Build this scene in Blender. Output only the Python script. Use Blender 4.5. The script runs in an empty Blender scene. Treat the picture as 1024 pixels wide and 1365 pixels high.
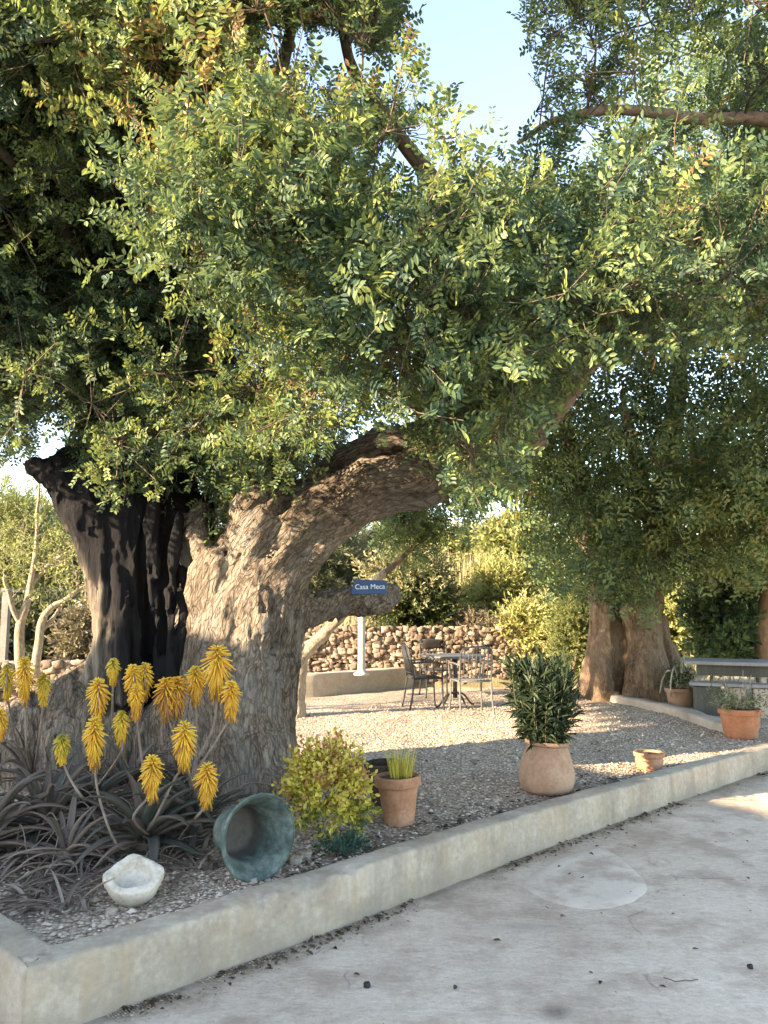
import bpy, math, random
import numpy as np
from mathutils import Vector, Matrix

random.seed(7)
RNG = np.random.default_rng(11)
SC = bpy.context.scene
COL = SC.collection
PI = math.pi

# ------------------------------------------------------------------ camera
F = 1030.0
EYE = np.array([0.0, 0.0, 1.6])
TH = math.atan(127.5 / F)
FW = np.array([0.0, math.cos(TH), math.sin(TH)])
UP = np.array([0.0, -math.sin(TH), math.cos(TH)])


def ray(px, py):
    return FW + np.array([(px - 512.0) / F, 0, 0]) - UP * ((py - 682.5) / F)


def P(px, py, D):
    """point seen at a photo pixel on the upright plane D metres ahead"""
    r = ray(px, py)
    return EYE + r * (D / r[1])


def G(px, py, z=0.2):
    """point seen at a photo pixel on the level z"""
    r = ray(px, py)
    return EYE + r * ((z - EYE[2]) / r[2])


def proj(p):
    q = np.asarray(p) - EYE
    d = q @ FW
    d = np.where(d < 0.05, 0.05, d)
    return 512 + F * q[..., 0] / d, 682.5 - F * (q @ UP) / d, q @ FW


cam_d = bpy.data.cameras.new('camera')
cam = bpy.data.objects.new('camera', cam_d)
COL.objects.link(cam)
cam.location = EYE
cam.rotation_euler = (PI / 2 + TH, 0, 0)
cam_d.sensor_width = 36
cam_d.lens = 36 * F / 1365.0
cam_d.clip_start = 0.05
cam_d.clip_end = 3000
SC.camera = cam

# ------------------------------------------------------------------ light
ELEV = math.radians(20)
TRAVEL = np.array([0.90, 0.43])
TRAVEL /= np.linalg.norm(TRAVEL)
w = bpy.data.worlds.new('World')
SC.world = w
w.use_nodes = True
nt = w.node_tree
bg = nt.nodes['Background']
sky = nt.nodes.new('ShaderNodeTexSky')
sky.sky_type = 'NISHITA'
sky.sun_disc = False
sky.sun_elevation = ELEV
sky.sun_rotation = math.atan2(-TRAVEL[0], -TRAVEL[1])
sky.air_density = 1.0
sky.dust_density = 0.35
sky.ozone_density = 4.0
nt.links.new(sky.outputs[0], bg.inputs[0])
bg.inputs[1].default_value = 0.15
sd = bpy.data.lights.new('sun', 'SUN')
sd.energy = 3.4
sd.angle = math.radians(0.5)
sd.color = (1.0, 0.95, 0.86)
so = bpy.data.objects.new('sun', sd)
COL.objects.link(so)
so.location = (-8, -4, 12)
dv = Vector((TRAVEL[0] * math.cos(ELEV), TRAVEL[1] * math.cos(ELEV), -math.sin(ELEV)))
so.rotation_euler = dv.to_track_quat('-Z', 'Y').to_euler()
SC.view_settings.view_transform = 'Standard'
SC.view_settings.look = 'None'
SC.view_settings.exposure = 2.74
SC.view_settings.gamma = 1.0
SC.view_settings.use_white_balance = True
SC.view_settings.white_balance_temperature = 9900
SC.view_settings.white_balance_tint = 16
SC.cycles.max_bounces = 6
SC.cycles.transparent_max_bounces = 4
SC.cycles.sample_clamp_indirect = 6
SC.cycles.use_denoising = True

# ------------------------------------------------------------------ noise (numpy)


def _hash(ix, iy, iz, seed):
    h = (ix.astype(np.int64) * 374761393 + iy.astype(np.int64) * 668265263 + iz.astype(np.int64) * 2147483647 + seed * 974711) & 0x7fffffff
    h = ((h ^ (h >> 13)) * 1274126177) & 0x7fffffff
    h = h ^ (h >> 16)
    return (h & 0xffff).astype(np.float32) / 32767.5 - 1.0


def vnoise(p, seed=0):
    p = np.asarray(p, dtype=np.float32)
    i = np.floor(p)
    f = p - i
    i = i.astype(np.int64)
    f = f * f * (3 - 2 * f)
    x, y, z = i[..., 0], i[..., 1], i[..., 2]
    fx, fy, fz = f[..., 0], f[..., 1], f[..., 2]

    def c(a, b, d):
        return _hash(x + a, y + b, z + d, seed)
    x00 = c(0, 0, 0) * (1 - fx) + c(1, 0, 0) * fx
    x10 = c(0, 1, 0) * (1 - fx) + c(1, 1, 0) * fx
    x01 = c(0, 0, 1) * (1 - fx) + c(1, 0, 1) * fx
    x11 = c(0, 1, 1) * (1 - fx) + c(1, 1, 1) * fx
    return (x00 * (1 - fy) + x10 * fy) * (1 - fz) + (x01 * (1 - fy) + x11 * fy) * fz


def fbm(p, oct=4, seed=0):
    p = np.asarray(p, dtype=np.float32)
    a, s, t = 1.0, 0.0, 0.0
    for k in range(oct):
        s = s + a * vnoise(p * (2.03 ** k) + k * 7.3, seed + k)
        t += a
        a *= 0.5
    return s / t


def sstep(a, b, x):
    t = np.clip((x - a) / (b - a), 0, 1)
    return t * t * (3 - 2 * t)


# ------------------------------------------------------------------ objects


def link(o, parent=None):
    COL.objects.link(o)
    if parent is not None:
        o.parent = parent
    return o


def tag(o, label=None, cat=None, group=None, kind=None):
    if label:
        o['label'] = label
    if cat:
        o['category'] = cat
    if group:
        o['group'] = group
    if kind:
        o['kind'] = kind
    return o


def thing(name, label, cat, loc=(0, 0, 0), rz=0.0, group=None):
    o = bpy.data.objects.new(name, None)
    o.empty_display_size = 0.1
    COL.objects.link(o)
    o.location = [float(v) for v in loc]
    o.rotation_euler = (0, 0, rz)
    tag(o, label, cat, group)
    # local matrix used to move world-built parts under the empty
    o['_x'] = 0
    del o['_x']
    return o


def to_local(parent, V):
    """world points -> the local space of a root empty (or of a part of it)"""
    root = parent
    while root.parent is not None:
        root = root.parent
    V = np.asarray(V, dtype=np.float64) - np.array(root.location)
    a = -root.rotation_euler[2]
    c, s = math.cos(a), math.sin(a)
    R = np.array([[c, -s, 0], [s, c, 0], [0, 0, 1]])
    return V @ R.T


def mesh(name, V, faces, mat, parent=None, smooth=True, world=True, attrs=None, link_it=True):
    """faces: (n,k) array or list of such arrays (k may differ between arrays)"""
    V = np.asarray(V, dtype=np.float64)
    if parent is not None and world:
        V = to_local(parent, V)
    if isinstance(faces, np.ndarray):
        faces = [faces]
    faces = [np.asarray(f, dtype=np.int32) for f in faces if len(f)]
    me = bpy.data.meshes.new(name)
    me.vertices.add(len(V))
    me.vertices.foreach_set('co', V.astype(np.float32).ravel())
    nl = sum(f.size for f in faces)
    npoly = sum(len(f) for f in faces)
    me.loops.add(nl)
    me.loops.foreach_set('vertex_index', np.concatenate([f.ravel() for f in faces]))
    me.polygons.add(npoly)
    tot = np.concatenate([np.full(len(f), f.shape[1], dtype=np.int32) for f in faces])
    st = np.concatenate([[0], np.cumsum(tot)[:-1]]).astype(np.int32)
    me.polygons.foreach_set('loop_start', st)
    me.polygons.foreach_set('loop_total', tot)
    me.polygons.foreach_set('use_smooth', np.full(npoly, bool(smooth)))
    if attrs:
        for k, v in attrs.items():
            v = np.asarray(v, dtype=np.float32)
            if v.ndim == 2:
                a = me.attributes.new(k, 'FLOAT_VECTOR', 'POINT')
                a.data.foreach_set('vector', v.ravel())
            else:
                a = me.attributes.new(k, 'FLOAT', 'POINT')
                a.data.foreach_set('value', v)
    me.update(calc_edges=True)
    if mat is not None:
        me.materials.append(mat)
    o = bpy.data.objects.new(name, me)
    if link_it:
        link(o, parent)
    return o


class MB:
    """collects vertices and faces of one mesh"""

    def __init__(self):
        self.v, self.f, self.a, self.n = [], [], [], 0

    def add(self, V, faces, attr=0.0):
        V = np.asarray(V, dtype=np.float64)
        if isinstance(faces, np.ndarray):
            faces = [faces]
        for f in faces:
            if len(f):
                self.f.append(np.asarray(f, dtype=np.int32) + self.n)
        self.v.append(V)
        self.a.append(np.broadcast_to(np.asarray(attr, dtype=np.float32), (len(V),)))
        self.n += len(V)
        return self

    def build(self, name, mat, parent=None, smooth=True, world=True, attr=None):
        by = {}
        for f in self.f:
            by.setdefault(f.shape[1], []).append(f)
        fs = [np.concatenate(v) for v in by.values()]
        at = {attr: np.concatenate(self.a)} if attr else None
        return mesh(name, np.concatenate(self.v), fs, mat, parent, smooth, world, at)


def tube(pts, rad, seg=8, cap=True):
    pts = np.asarray(pts, dtype=np.float64)
    n = len(pts)
    rad = np.broadcast_to(np.asarray(rad, dtype=np.float64), (n,))
    t = np.gradient(pts, axis=0)
    t /= np.linalg.norm(t, axis=1)[:, None] + 1e-12
    ref = np.array([0, 0, 1.0]) if abs(t[0][2]) < 0.9 else np.array([1.0, 0, 0])
    u = np.cross(t[0], ref)
    u /= np.linalg.norm(u)
    V = []
    ang = np.arange(seg) * 2 * PI / seg
    for k in range(n):
        u = u - t[k] * (u @ t[k])
        u /= np.linalg.norm(u) + 1e-12
        b = np.cross(t[k], u)
        V.append(pts[k] + rad[k] * (np.cos(ang)[:, None] * u + np.sin(ang)[:, None] * b))
    V = np.concatenate(V)
    k = np.arange(n - 1)[:, None] * seg
    j = np.arange(seg)[None, :]
    j2 = (j + 1) % seg
    q = np.stack([k + j, k + j2, k + seg + j2, k + seg + j], -1).reshape(-1, 4)
    fs = [q]
    if cap:
        fs.append(np.arange(seg)[::-1][None, :])
        fs.append(((n - 1) * seg + np.arange(seg))[None, :])
    return V, fs


def box(c, s, rz=0.0):
    x, y, z = np.array(s) / 2.0
    V = np.array([[-x, -y, -z], [x, -y, -z], [x, y, -z], [-x, y, -z], [-x, -y, z], [x, -y, z], [x, y, z], [-x, y, z]])
    ca, sa = math.cos(rz), math.sin(rz)
    V = V @ np.array([[ca, -sa, 0], [sa, ca, 0], [0, 0, 1]]).T + np.array(c)
    return V, np.array([[0, 3, 2, 1], [4, 5, 6, 7], [0, 1, 5, 4], [1, 2, 6, 5], [2, 3, 7, 6], [3, 0, 4, 7]])


def lathe(prof, seg=40, R=None, org=(0, 0, 0), wob=0.0, seed=0):
    """prof: (r,z) list; R rotates, org moves"""
    prof = np.asarray(prof, dtype=np.float64)
    n = len(prof)
    a = np.arange(seg) * 2 * PI / seg
    r = prof[:, 0][:, None] * np.ones(seg)[None, :]
    V = np.stack([r * np.cos(a), r * np.sin(a), prof[:, 1][:, None] * np.ones(seg)], -1)
    if wob:
        d = fbm(V * 7.0, 3, seed)
        V[..., 0] += np.cos(a) * d * wob
        V[..., 1] += np.sin(a) * d * wob
    V = V.reshape(-1, 3)
    if R is not None:
        V = V @ np.array(R).T
    V = V + np.array(org)
    k = np.arange(n - 1)[:, None] * seg
    j = np.arange(seg)[None, :]
    j2 = (j + 1) % seg
    return V, np.stack([k + j, k + j2, k + seg + j2, k + seg + j], -1).reshape(-1, 4)


def curve(pts, n):
    """smooth curve through points (Catmull-Rom)"""
    p = np.asarray(pts, dtype=np.float64)
    p = np.vstack([2 * p[0] - p[1], p, 2 * p[-1] - p[-2]])
    m = len(p) - 3
    out = []
    for s in np.linspace(0, m - 1e-9, n):
        k = int(s)
        t = s - k
        a, b, c, d = p[k], p[k + 1], p[k + 2], p[k + 3]
        out.append(0.5 * (2 * b + (c - a) * t + (2 * a - 5 * b + 4 * c - d) * t * t + (3 * b - a - 3 * c + d) * t ** 3))
    return np.array(out)


# ------------------------------------------------------------------ materials


def mat_new(name):
    m = bpy.data.materials.new(name)
    m.use_nodes = True
    n = m.node_tree.nodes
    return m, m.node_tree, n['Principled BSDF']


def node(nt, typ, **kw):
    n = nt.nodes.new(typ)
    for k, v in kw.items():
        if k in n.inputs:
            n.inputs[k].default_value = v
        else:
            setattr(n, k, v)
    return n


def ramp(nt, fac, stops):
    r = nt.nodes.new('ShaderNodeValToRGB')
    e = r.color_ramp.elements
    while len(e) < len(stops):
        e.new(0.5)
    for k, (p, c) in enumerate(stops):
        e[k].position = p
        e[k].color = (*c, 1)
    nt.links.new(fac, r.inputs[0])
    return r.outputs[0]


def coords(nt, scale=(1, 1, 1)):
    tc = nt.nodes.new('ShaderNodeTexCoord')
    mp = nt.nodes.new('ShaderNodeMapping')
    mp.inputs['Scale'].default_value = scale
    nt.links.new(tc.outputs['Object'], mp.inputs[0])
    return mp.outputs[0]


def noise_tex(nt, vec, scale, detail=6, rough=0.6):
    n = node(nt, 'ShaderNodeTexNoise', Scale=scale, Detail=detail, Roughness=rough)
    nt.links.new(vec, n.inputs['Vector'])
    return n.outputs['Fac']


def mixc(nt, fac, a, b, mode='MIX'):
    m = nt.nodes.new('ShaderNodeMix')
    m.data_type = 'RGBA'
    m.blend_type = mode
    for s, v in ((m.inputs[0], fac), (m.inputs[6], a), (m.inputs[7], b)):
        if isinstance(v, bpy.types.NodeSocket):
            nt.links.new(v, s)
        elif isinstance(v, (int, float)):
            s.default_value = v
        else:
            s.default_value = (*v, 1)
    return m.outputs[2]


def math_n(nt, op, a, b=0.0):
    m = nt.nodes.new('ShaderNodeMath')
    m.operation = op
    for s, v in ((m.inputs[0], a), (m.inputs[1], b)):
        if isinstance(v, bpy.types.NodeSocket):
            nt.links.new(v, s)
        else:
            s.default_value = v
    return m.outputs[0]


def attr_n(nt, name):
    a = nt.nodes.new('ShaderNodeAttribute')
    a.attribute_name = name
    return a.outputs['Fac']


def bump(nt, bsdf, height, strength=0.5, dist=0.02):
    b = node(nt, 'ShaderNodeBump', Strength=strength, Distance=dist)
    nt.links.new(height, b.inputs['Height'])
    nt.links.new(b.outputs[0], bsdf.inputs['Normal'])


def stained(name, stops, scale=4.0, rough=0.85, bump_s=0.4, bump_d=0.01, fine=40.0, stretch=(1, 1, 1), fine_mix=0.35, spec=0.3):
    """a solid surface whose colour wanders between the stops, with fine grain"""
    m, nt, b = mat_new(name)
    v = coords(nt, stretch)
    n1 = noise_tex(nt, v, scale, 8, 0.62)
    n2 = noise_tex(nt, v, fine, 5, 0.65)
    f = math_n(nt, 'ADD', math_n(nt, 'MULTIPLY', n1, 1 - fine_mix), math_n(nt, 'MULTIPLY', n2, fine_mix))
    nt.links.new(ramp(nt, f, stops), b.inputs['Base Color'])
    b.inputs['Roughness'].default_value = rough
    b.inputs['Specular IOR Level'].default_value = spec
    bump(nt, b, math_n(nt, 'ADD', n2, n1), bump_s, bump_d)
    return m


def leaf_mat(name, stops, translucent=0.3, rough=0.45, spec=0.35):
    """leaf colour from the per-leaf attribute 'tint'"""
    m, nt, b = mat_new(name)
    c = ramp(nt, attr_n(nt, 'tint'), stops)
    nt.links.new(c, b.inputs['Base Color'])
    b.inputs['Roughness'].default_value = rough
    b.inputs['Specular IOR Level'].default_value = spec
    tr = nt.nodes.new('ShaderNodeBsdfTranslucent')
    c2 = mixc(nt, 0.35, c, (0.20, 0.22, 0.03))
    nt.links.new(c2, tr.inputs['Color'])
    mx = nt.nodes.new('ShaderNodeMixShader')
    mx.inputs[0].default_value = translucent
    nt.links.new(b.outputs[0], mx.inputs[1])
    nt.links.new(tr.outputs[0], mx.inputs[2])
    nt.links.new(mx.outputs[0], nt.nodes['Material Output'].inputs['Surface'])
    return m


M = {}


def bark_mat(name, dark, mid, light, crack=26.0, lichen=None, zs=0.45, bs=0.9, attr=None, flow=False):
    m, nt, b = mat_new(name)
    v = coords(nt, (1, 1, zs))
    if flow:
        an = nt.nodes.new('ShaderNodeAttribute')
        an.attribute_name = 'flow'
        mp = nt.nodes.new('ShaderNodeMapping')
        mp.inputs['Scale'].default_value = (1, 1, zs)
        nt.links.new(an.outputs['Vector'], mp.inputs[0])
        v = mp.outputs[0]
    n1 = noise_tex(nt, v, 3.0, 8, 0.65)
    n2 = noise_tex(nt, v, 30.0, 10, 0.78)
    vo = node(nt, 'ShaderNodeTexVoronoi', Scale=crack)
    vo.feature = 'DISTANCE_TO_EDGE'
    wv = nt.nodes.new('ShaderNodeVectorMath')
    wv.operation = 'ADD'
    nn = node(nt, 'ShaderNodeTexNoise', Scale=9.0, Detail=4.0)
    nt.links.new(v, nn.inputs['Vector'])
    sc = nt.nodes.new('ShaderNodeVectorMath')
    sc.operation = 'SCALE'
    sc.inputs['Scale'].default_value = 0.16
    nt.links.new(nn.outputs['Color'], sc.inputs[0])
    nt.links.new(v, wv.inputs[0])
    nt.links.new(sc.outputs[0], wv.inputs[1])
    nt.links.new(wv.outputs[0], vo.inputs['Vector'])
    edge = ramp(nt, vo.outputs['Distance'], [(0.0, (0, 0, 0)), (0.16, (1, 1, 1))])
    f = math_n(nt, 'ADD', math_n(nt, 'MULTIPLY', n1, 0.5), math_n(nt, 'MULTIPLY', n2, 0.5))
    c = ramp(nt, f, [(0.37, dark), (0.5, mid), (0.62, light)])
    c = mixc(nt, 0.7, c, mixc(nt, edge, (0.35, 0.32, 0.30), (1, 1, 1)), 'MULTIPLY') if crack else c
    sp_ = noise_tex(nt, v, 55.0, 8, 0.8)
    g_ = ramp(nt, sp_, [(0.38, (0.42, 0.40, 0.39)), (0.5, (0.95, 0.95, 0.95)), (0.62, (1.0, 1.0, 1.0))])
    c = mixc(nt, 0.85, c, g_, 'MULTIPLY')
    if lichen:
        n3 = noise_tex(nt, v, 5.5, 6, 0.7)
        lf = ramp(nt, n3, [(0.52, (0, 0, 0)), (0.66, (0.75, 0.75, 0.75))])
        c = mixc(nt, lf, c, lichen)
    if attr:
        a = attr_n(nt, attr[0])
        c = mixc(nt, a, c, mixc(nt, n2, attr[1], attr[2]))
    nt.links.new(c, b.inputs['Base Color'])
    b.inputs['Roughness'].default_value = 0.92
    b.inputs['Specular IOR Level'].default_value = 0.15
    h = math_n(nt, 'ADD', math_n(nt, 'MULTIPLY', edge, 0.35), math_n(nt, 'ADD', n2, math_n(nt, 'MULTIPLY', n1, 0.6)))
    bump(nt, b, h, bs, 0.045)
    return m


M['bark'] = bark_mat('carob_bark', (0.07, 0.055, 0.045), (0.31, 0.25, 0.195), (0.54, 0.455, 0.37), 24, lichen=(0.27, 0.26, 0.24), zs=0.30, bs=1.0, flow=True)
M['bark_far'] = bark_mat('old_bark', (0.07, 0.045, 0.032), (0.25, 0.17, 0.115), (0.42, 0.31, 0.22), 0, lichen=(0.22, 0.15, 0.11), zs=0.3)
M['dead'] = bark_mat('charred_wood', (0.10, 0.085, 0.07), (0.24, 0.20, 0.16), (0.42, 0.36, 0.28), 0, zs=0.10, attr=('char', (0.006, 0.006, 0.007), (0.03, 0.028, 0.03)))
M['pale_bark'] = bark_mat('pale_bark', (0.24, 0.19, 0.14), (0.42, 0.35, 0.27), (0.58, 0.50, 0.40), 0)
M['twig'] = stained('twig_bark', [(0.3, (0.05, 0.036, 0.028)), (0.5, (0.13, 0.095, 0.07)), (0.7, (0.24, 0.18, 0.13))], 9, 0.9)
M['branch_pink'] = stained('smooth_branch_bark', [(0.3, (0.13, 0.085, 0.07)), (0.5, (0.30, 0.21, 0.17)), (0.7, (0.40, 0.31, 0.26))], 14, 0.85)
M['leaf'] = leaf_mat('carob_leaf', [(0.0, (0.022, 0.060, 0.046)), (0.28, (0.060, 0.122, 0.078)), (0.50, (0.130, 0.200, 0.092)), (0.72, (0.235, 0.310, 0.110)), (0.90, (0.40, 0.44, 0.15)), (0.97, (0.42, 0.33, 0.10)), (1.0, (0.26, 0.15, 0.07))], 0.44, 0.48, 0.32)
M['leaf_far'] = leaf_mat('far_carob_leaf', [(0.0, (0.030, 0.078, 0.055)), (0.35, (0.085, 0.155, 0.085)), (0.6, (0.17, 0.25, 0.10)), (0.85, (0.30, 0.35, 0.13)), (0.97, (0.42, 0.35, 0.12)), (1.0, (0.34, 0.20, 0.09))], 0.42, 0.45, 0.4)
M['leaf_dark'] = leaf_mat('evergreen_leaf', [(0.0, (0.014, 0.032, 0.016)), (0.5, (0.035, 0.065, 0.026)), (0.85, (0.085, 0.11, 0.035)), (1.0, (0.26, 0.18, 0.04))], 0.25)
M['leaf_yellow'] = leaf_mat('sunny_leaf', [(0.0, (0.12, 0.15, 0.065)), (0.5, (0.28, 0.31, 0.12)), (0.85, (0.46, 0.46, 0.18)), (1.0, (0.52, 0.44, 0.24))], 0.4, 0.6)  # pale, low-saturation tones give the background leaves a sunlit, hazy look
M['leaf_olive'] = leaf_mat('grey_green_leaf', [(0.0, (0.06, 0.075, 0.045)), (0.5, (0.17, 0.18, 0.10)), (0.85, (0.30, 0.29, 0.17)), (1.0, (0.38, 0.31, 0.18))], 0.3, 0.6)
M['leaf_tan'] = leaf_mat('dry_leaf', [(0.0, (0.16, 0.13, 0.11)), (0.5, (0.30, 0.27, 0.15)), (1.0, (0.52, 0.47, 0.30))], 0.25, 0.8)
M['leaf_oleander'] = leaf_mat('oleander_leaf', [(0.0, (0.010, 0.022, 0.014)), (0.6, (0.028, 0.050, 0.028)), (1.0, (0.075, 0.10, 0.055))], 0.15, 0.4)
M['leaf_varieg'] = leaf_mat('variegated_leaf', [(0.0, (0.03, 0.07, 0.025)), (0.35, (0.17, 0.21, 0.035)), (0.50, (0.56, 0.47, 0.07)), (0.9, (0.66, 0.54, 0.13)), (1.0, (0.45, 0.22, 0.08))], 0.25, 0.45)
M['pod'] = stained('carob_pod', [(0.3, (0.20, 0.10, 0.03)), (0.7, (0.42, 0.25, 0.07))], 30, 0.5)
# ================================================================== SETTING
def road_z(x, y):
    x = np.asarray(x, dtype=np.float64)
    y = np.asarray(y, dtype=np.float64)
    return np.interp(y, [4.85, 5.9, 7.1, 9.5], [0.0, 0.022, 0.046, 0.085])


KT = 0.26
edge_px = [(35, 1292), (150, 1259.5), (300, 1213), (450, 1166), (600, 1118), (750, 1073), (877, 1037), (953, 1016), (1024, 997)]
fe = np.array([G(px, py, KT)[:2] for px, py in edge_px])
d_end = (fe[-1] - fe[-2]) / np.linalg.norm(fe[-1] - fe[-2])
fe = np.vstack([fe, fe[-1] + d_end * 1.2 + [0.1, 0.02], fe[-1] + d_end * 3.4 + [0.7, 0.0], fe[-1] + d_end * 9 + [3.5, -0.6]])
c3 = curve(np.column_stack([fe, np.zeros(len(fe))]), 420)[:, :2]
corner = c3[0]
ret_dir = np.array([-0.24, 0.22])
ret_dir /= np.linalg.norm(ret_dir)
ret = corner + ret_dir * np.linspace(6.0, 0.0, 120)[:, None]
outer = np.vstack([ret[:-1], c3])       # outer (road-side) top edge, left to right


def normals2(p):
    t = np.gradient(p, axis=0)
    t /= np.linalg.norm(t, axis=1)[:, None]
    return np.column_stack([-t[:, 1], t[:, 0]])


nrm = normals2(outer)
ci = len(ret) - 1
# mitre at the corner
t1 = (corner - ret[0]) / np.linalg.norm(corner - ret[0])
t2 = (c3[1] - c3[0]) / np.linalg.norm(c3[1] - c3[0])
for k in range(len(outer)):
    if k < ci:
        nrm[k] = [-t1[1], t1[0]]
n2_ = np.array([-t2[1], t2[0]])
n1_ = np.array([-t1[1], t1[0]])
bis = (n1_ + n2_) / np.linalg.norm(n1_ + n2_)
KW = 0.17
for k in range(ci + 1, ci + 4):
    nrm[k] = n2_
nrm[ci] = bis / max(0.4, float(bis @ n2_))
inner = outer + nrm * KW
# drop inner points that fold over near the corner
prof = [(-0.004, -0.30), (-0.003, -0.10), (0.0, -0.03), (0.003, -0.012), (0.013, -0.002), (0.03, 0.0), (0.07, 0.002), (0.11, 0.001), (0.14, 0.0), (0.157, -0.003), (0.166, -0.013), (0.169, -0.03), (0.17, -0.12)]
KV = []
for k in range(len(outer)):
    for (a, z) in prof:
        q = outer[k] + nrm[k] * a
        KV.append([q[0], q[1], KT + z])
KV = np.array(KV)
nzz = fbm(KV * 9.0, 4, 5)
nz2 = fbm(KV * 2.2, 3, 6)
KV[:, 2] += np.where(KV[:, 2] > KT - 0.05, nzz * 0.006 + nz2 * 0.008, 0)
chip = sstep(0.22, 0.5, fbm(KV * np.array([5, 5, 9]), 3, 9))
arr = (np.arange(len(KV)) % len(prof))
KV[:, 2] -= np.where((arr >= 3) & (arr <= 5), chip * 0.018, 0)
KV[:, 1] += np.where((arr >= 2) & (arr <= 4), chip * 0.012, 0) + nzz * 0.008
nP = len(prof)
k = np.arange(len(outer) - 1)[:, None] * nP
j = np.arange(nP - 1)[None, :]
kf = np.stack([k + j, k + nP + j, k + nP + j + 1, k + j + 1], -1).reshape(-1, 4)

# kerb concrete: grey, stained ochre along the top, darker low down in streaks
m, nt, b = mat_new('kerb_concrete')
v = coords(nt)
n1 = noise_tex(nt, v, 2.3, 8, 0.65)
n2 = noise_tex(nt, v, 30, 6, 0.7)
n3 = noise_tex(nt, coords(nt, (1, 1, 0.15)), 9, 6, 0.7)
c = ramp(nt, math_n(nt, 'ADD', math_n(nt, 'MULTIPLY', n1, 0.65), math_n(nt, 'MULTIPLY', n2, 0.35)), [(0.36, (0.25, 0.205, 0.16)), (0.5, (0.38, 0.32, 0.255)), (0.62, (0.52, 0.445, 0.36))])
c = mixc(nt, ramp(nt, n3, [(0.48, (0, 0, 0)), (0.66, (0.6, 0.6, 0.6))]), c, (0.40, 0.295, 0.195))
n4 = noise_tex(nt, coords(nt, (1.4, 1.4, 0.06)), 7, 5, 0.6)
c = mixc(nt, ramp(nt, n4, [(0.52, (0, 0, 0)), (0.68, (0.45, 0.45, 0.45))]), c, (0.23, 0.20, 0.17))
sx = nt.nodes.new('ShaderNodeSeparateXYZ')
nt.links.new(v, sx.inputs[0])
low = math_n(nt, 'ADD', sx.outputs[2], math_n(nt, 'MULTIPLY', n1, 0.25))
c = mixc(nt, ramp(nt, low, [(0.10, (0.75, 0.75, 0.75)), (0.27, (0, 0, 0))]), c, (0.27, 0.24, 0.20))
nt.links.new(c, b.inputs['Base Color'])
b.inputs['Roughness'].default_value = 0.9
b.inputs['Specular IOR Level'].default_value = 0.2
bump(nt, b, math_n(nt, 'ADD', n2, math_n(nt, 'MULTIPLY', n1, 0.5)), 0.5, 0.012)
M['kerb'] = m
o = mesh('kerb', KV, kf, M['kerb'])
tag(o, 'low weathered concrete kerb wall curving along the gravel planting bed', 'kerb', kind='structure')

# ---- gravel bed
inx = inner.copy()
keep = [0]
for q in range(1, len(inx)):
    if inx[q, 0] > inx[keep[-1], 0] + 1e-4:
        keep.append(q)
inx = inx[keep]


def bed_y(x):
    return np.interp(x, inx[:, 0], inx[:, 1])


def outer_y(x):
    ox = outer[np.argsort(outer[:, 0])]
    return np.interp(x, ox[:, 0], ox[:, 1])


gx = np.unique(np.concatenate([np.linspace(-30, -3.4, 50), np.linspace(-3.4, 5.2, 230), np.linspace(5.2, 30, 50)]))
gt = np.unique(np.concatenate([np.linspace(-0.03, 7.0, 190), np.linspace(7.0, 14, 60), np.linspace(14, 40, 30)]))
X, T = np.meshgrid(gx, gt, indexing='ij')
Y = bed_y(np.clip(X, inx[0, 0], inx[-1, 0])) + T


def bed_z(x, y):
    p = np.stack([x, y, np.zeros_like(x)], -1)
    z = 0.2 + 0.035 * fbm(p * 0.8, 3, 21) + 0.014 * fbm(p * 6, 3, 22)
    # bare earth heaped round the foot of the old tree
    z = z + 0.10 * np.exp(-(((x + 1.6) / 1.3) ** 2 + ((y - 6.1) / 1.0) ** 2))
    return z


Z = bed_z(X, Y)
GV = np.stack([X, Y, Z], -1).reshape(-1, 3)
ny = len(gt)
a = np.arange(len(gx) - 1)[:, None] * ny
bb = np.arange(ny - 1)[None, :]
gf = np.stack([a + bb, a + ny + bb, a + ny + bb + 1, a + bb + 1], -1).reshape(-1, 4)
m, nt, b = mat_new('gravel_ground')
v = coords(nt)
vo = node(nt, 'ShaderNodeTexVoronoi', Scale=42.0)
nt.links.new(v, vo.inputs['Vector'])
sp = nt.nodes.new('ShaderNodeSeparateColor')
nt.links.new(vo.outputs['Color'], sp.inputs[0])
n1 = noise_tex(nt, v, 1.1, 6, 0.6)
n2 = noise_tex(nt, v, 60, 4, 0.6)
c = ramp(nt, sp.outputs[0], [(0.0, (0.33, 0.25, 0.185)), (0.5, (0.56, 0.45, 0.35)), (1.0, (0.70, 0.59, 0.48))])
c = mixc(nt, ramp(nt, n1, [(0.45, (0, 0, 0)), (0.70, (0.65, 0.65, 0.65))]), c, (0.27, 0.205, 0.15))
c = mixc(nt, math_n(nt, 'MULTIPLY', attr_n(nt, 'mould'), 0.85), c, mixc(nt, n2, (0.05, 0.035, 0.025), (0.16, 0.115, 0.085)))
c = mixc(nt, ramp(nt, vo.outputs['Distance'], [(0.35, (0, 0, 0)), (0.8, (0.7, 0.7, 0.7))]), c, (0.12, 0.09, 0.07))
nt.links.new(c, b.inputs['Base Color'])
b.inputs['Roughness'].default_value = 0.95
b.inputs['Specular IOR Level'].default_value = 0.15
inv = math_n(nt, 'SUBTRACT', 1.0, vo.outputs['Distance'])
bump(nt, b, math_n(nt, 'ADD', inv, math_n(nt, 'MULTIPLY', n2, 0.4)), 0.9, 0.02)
M['gravel'] = m


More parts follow.
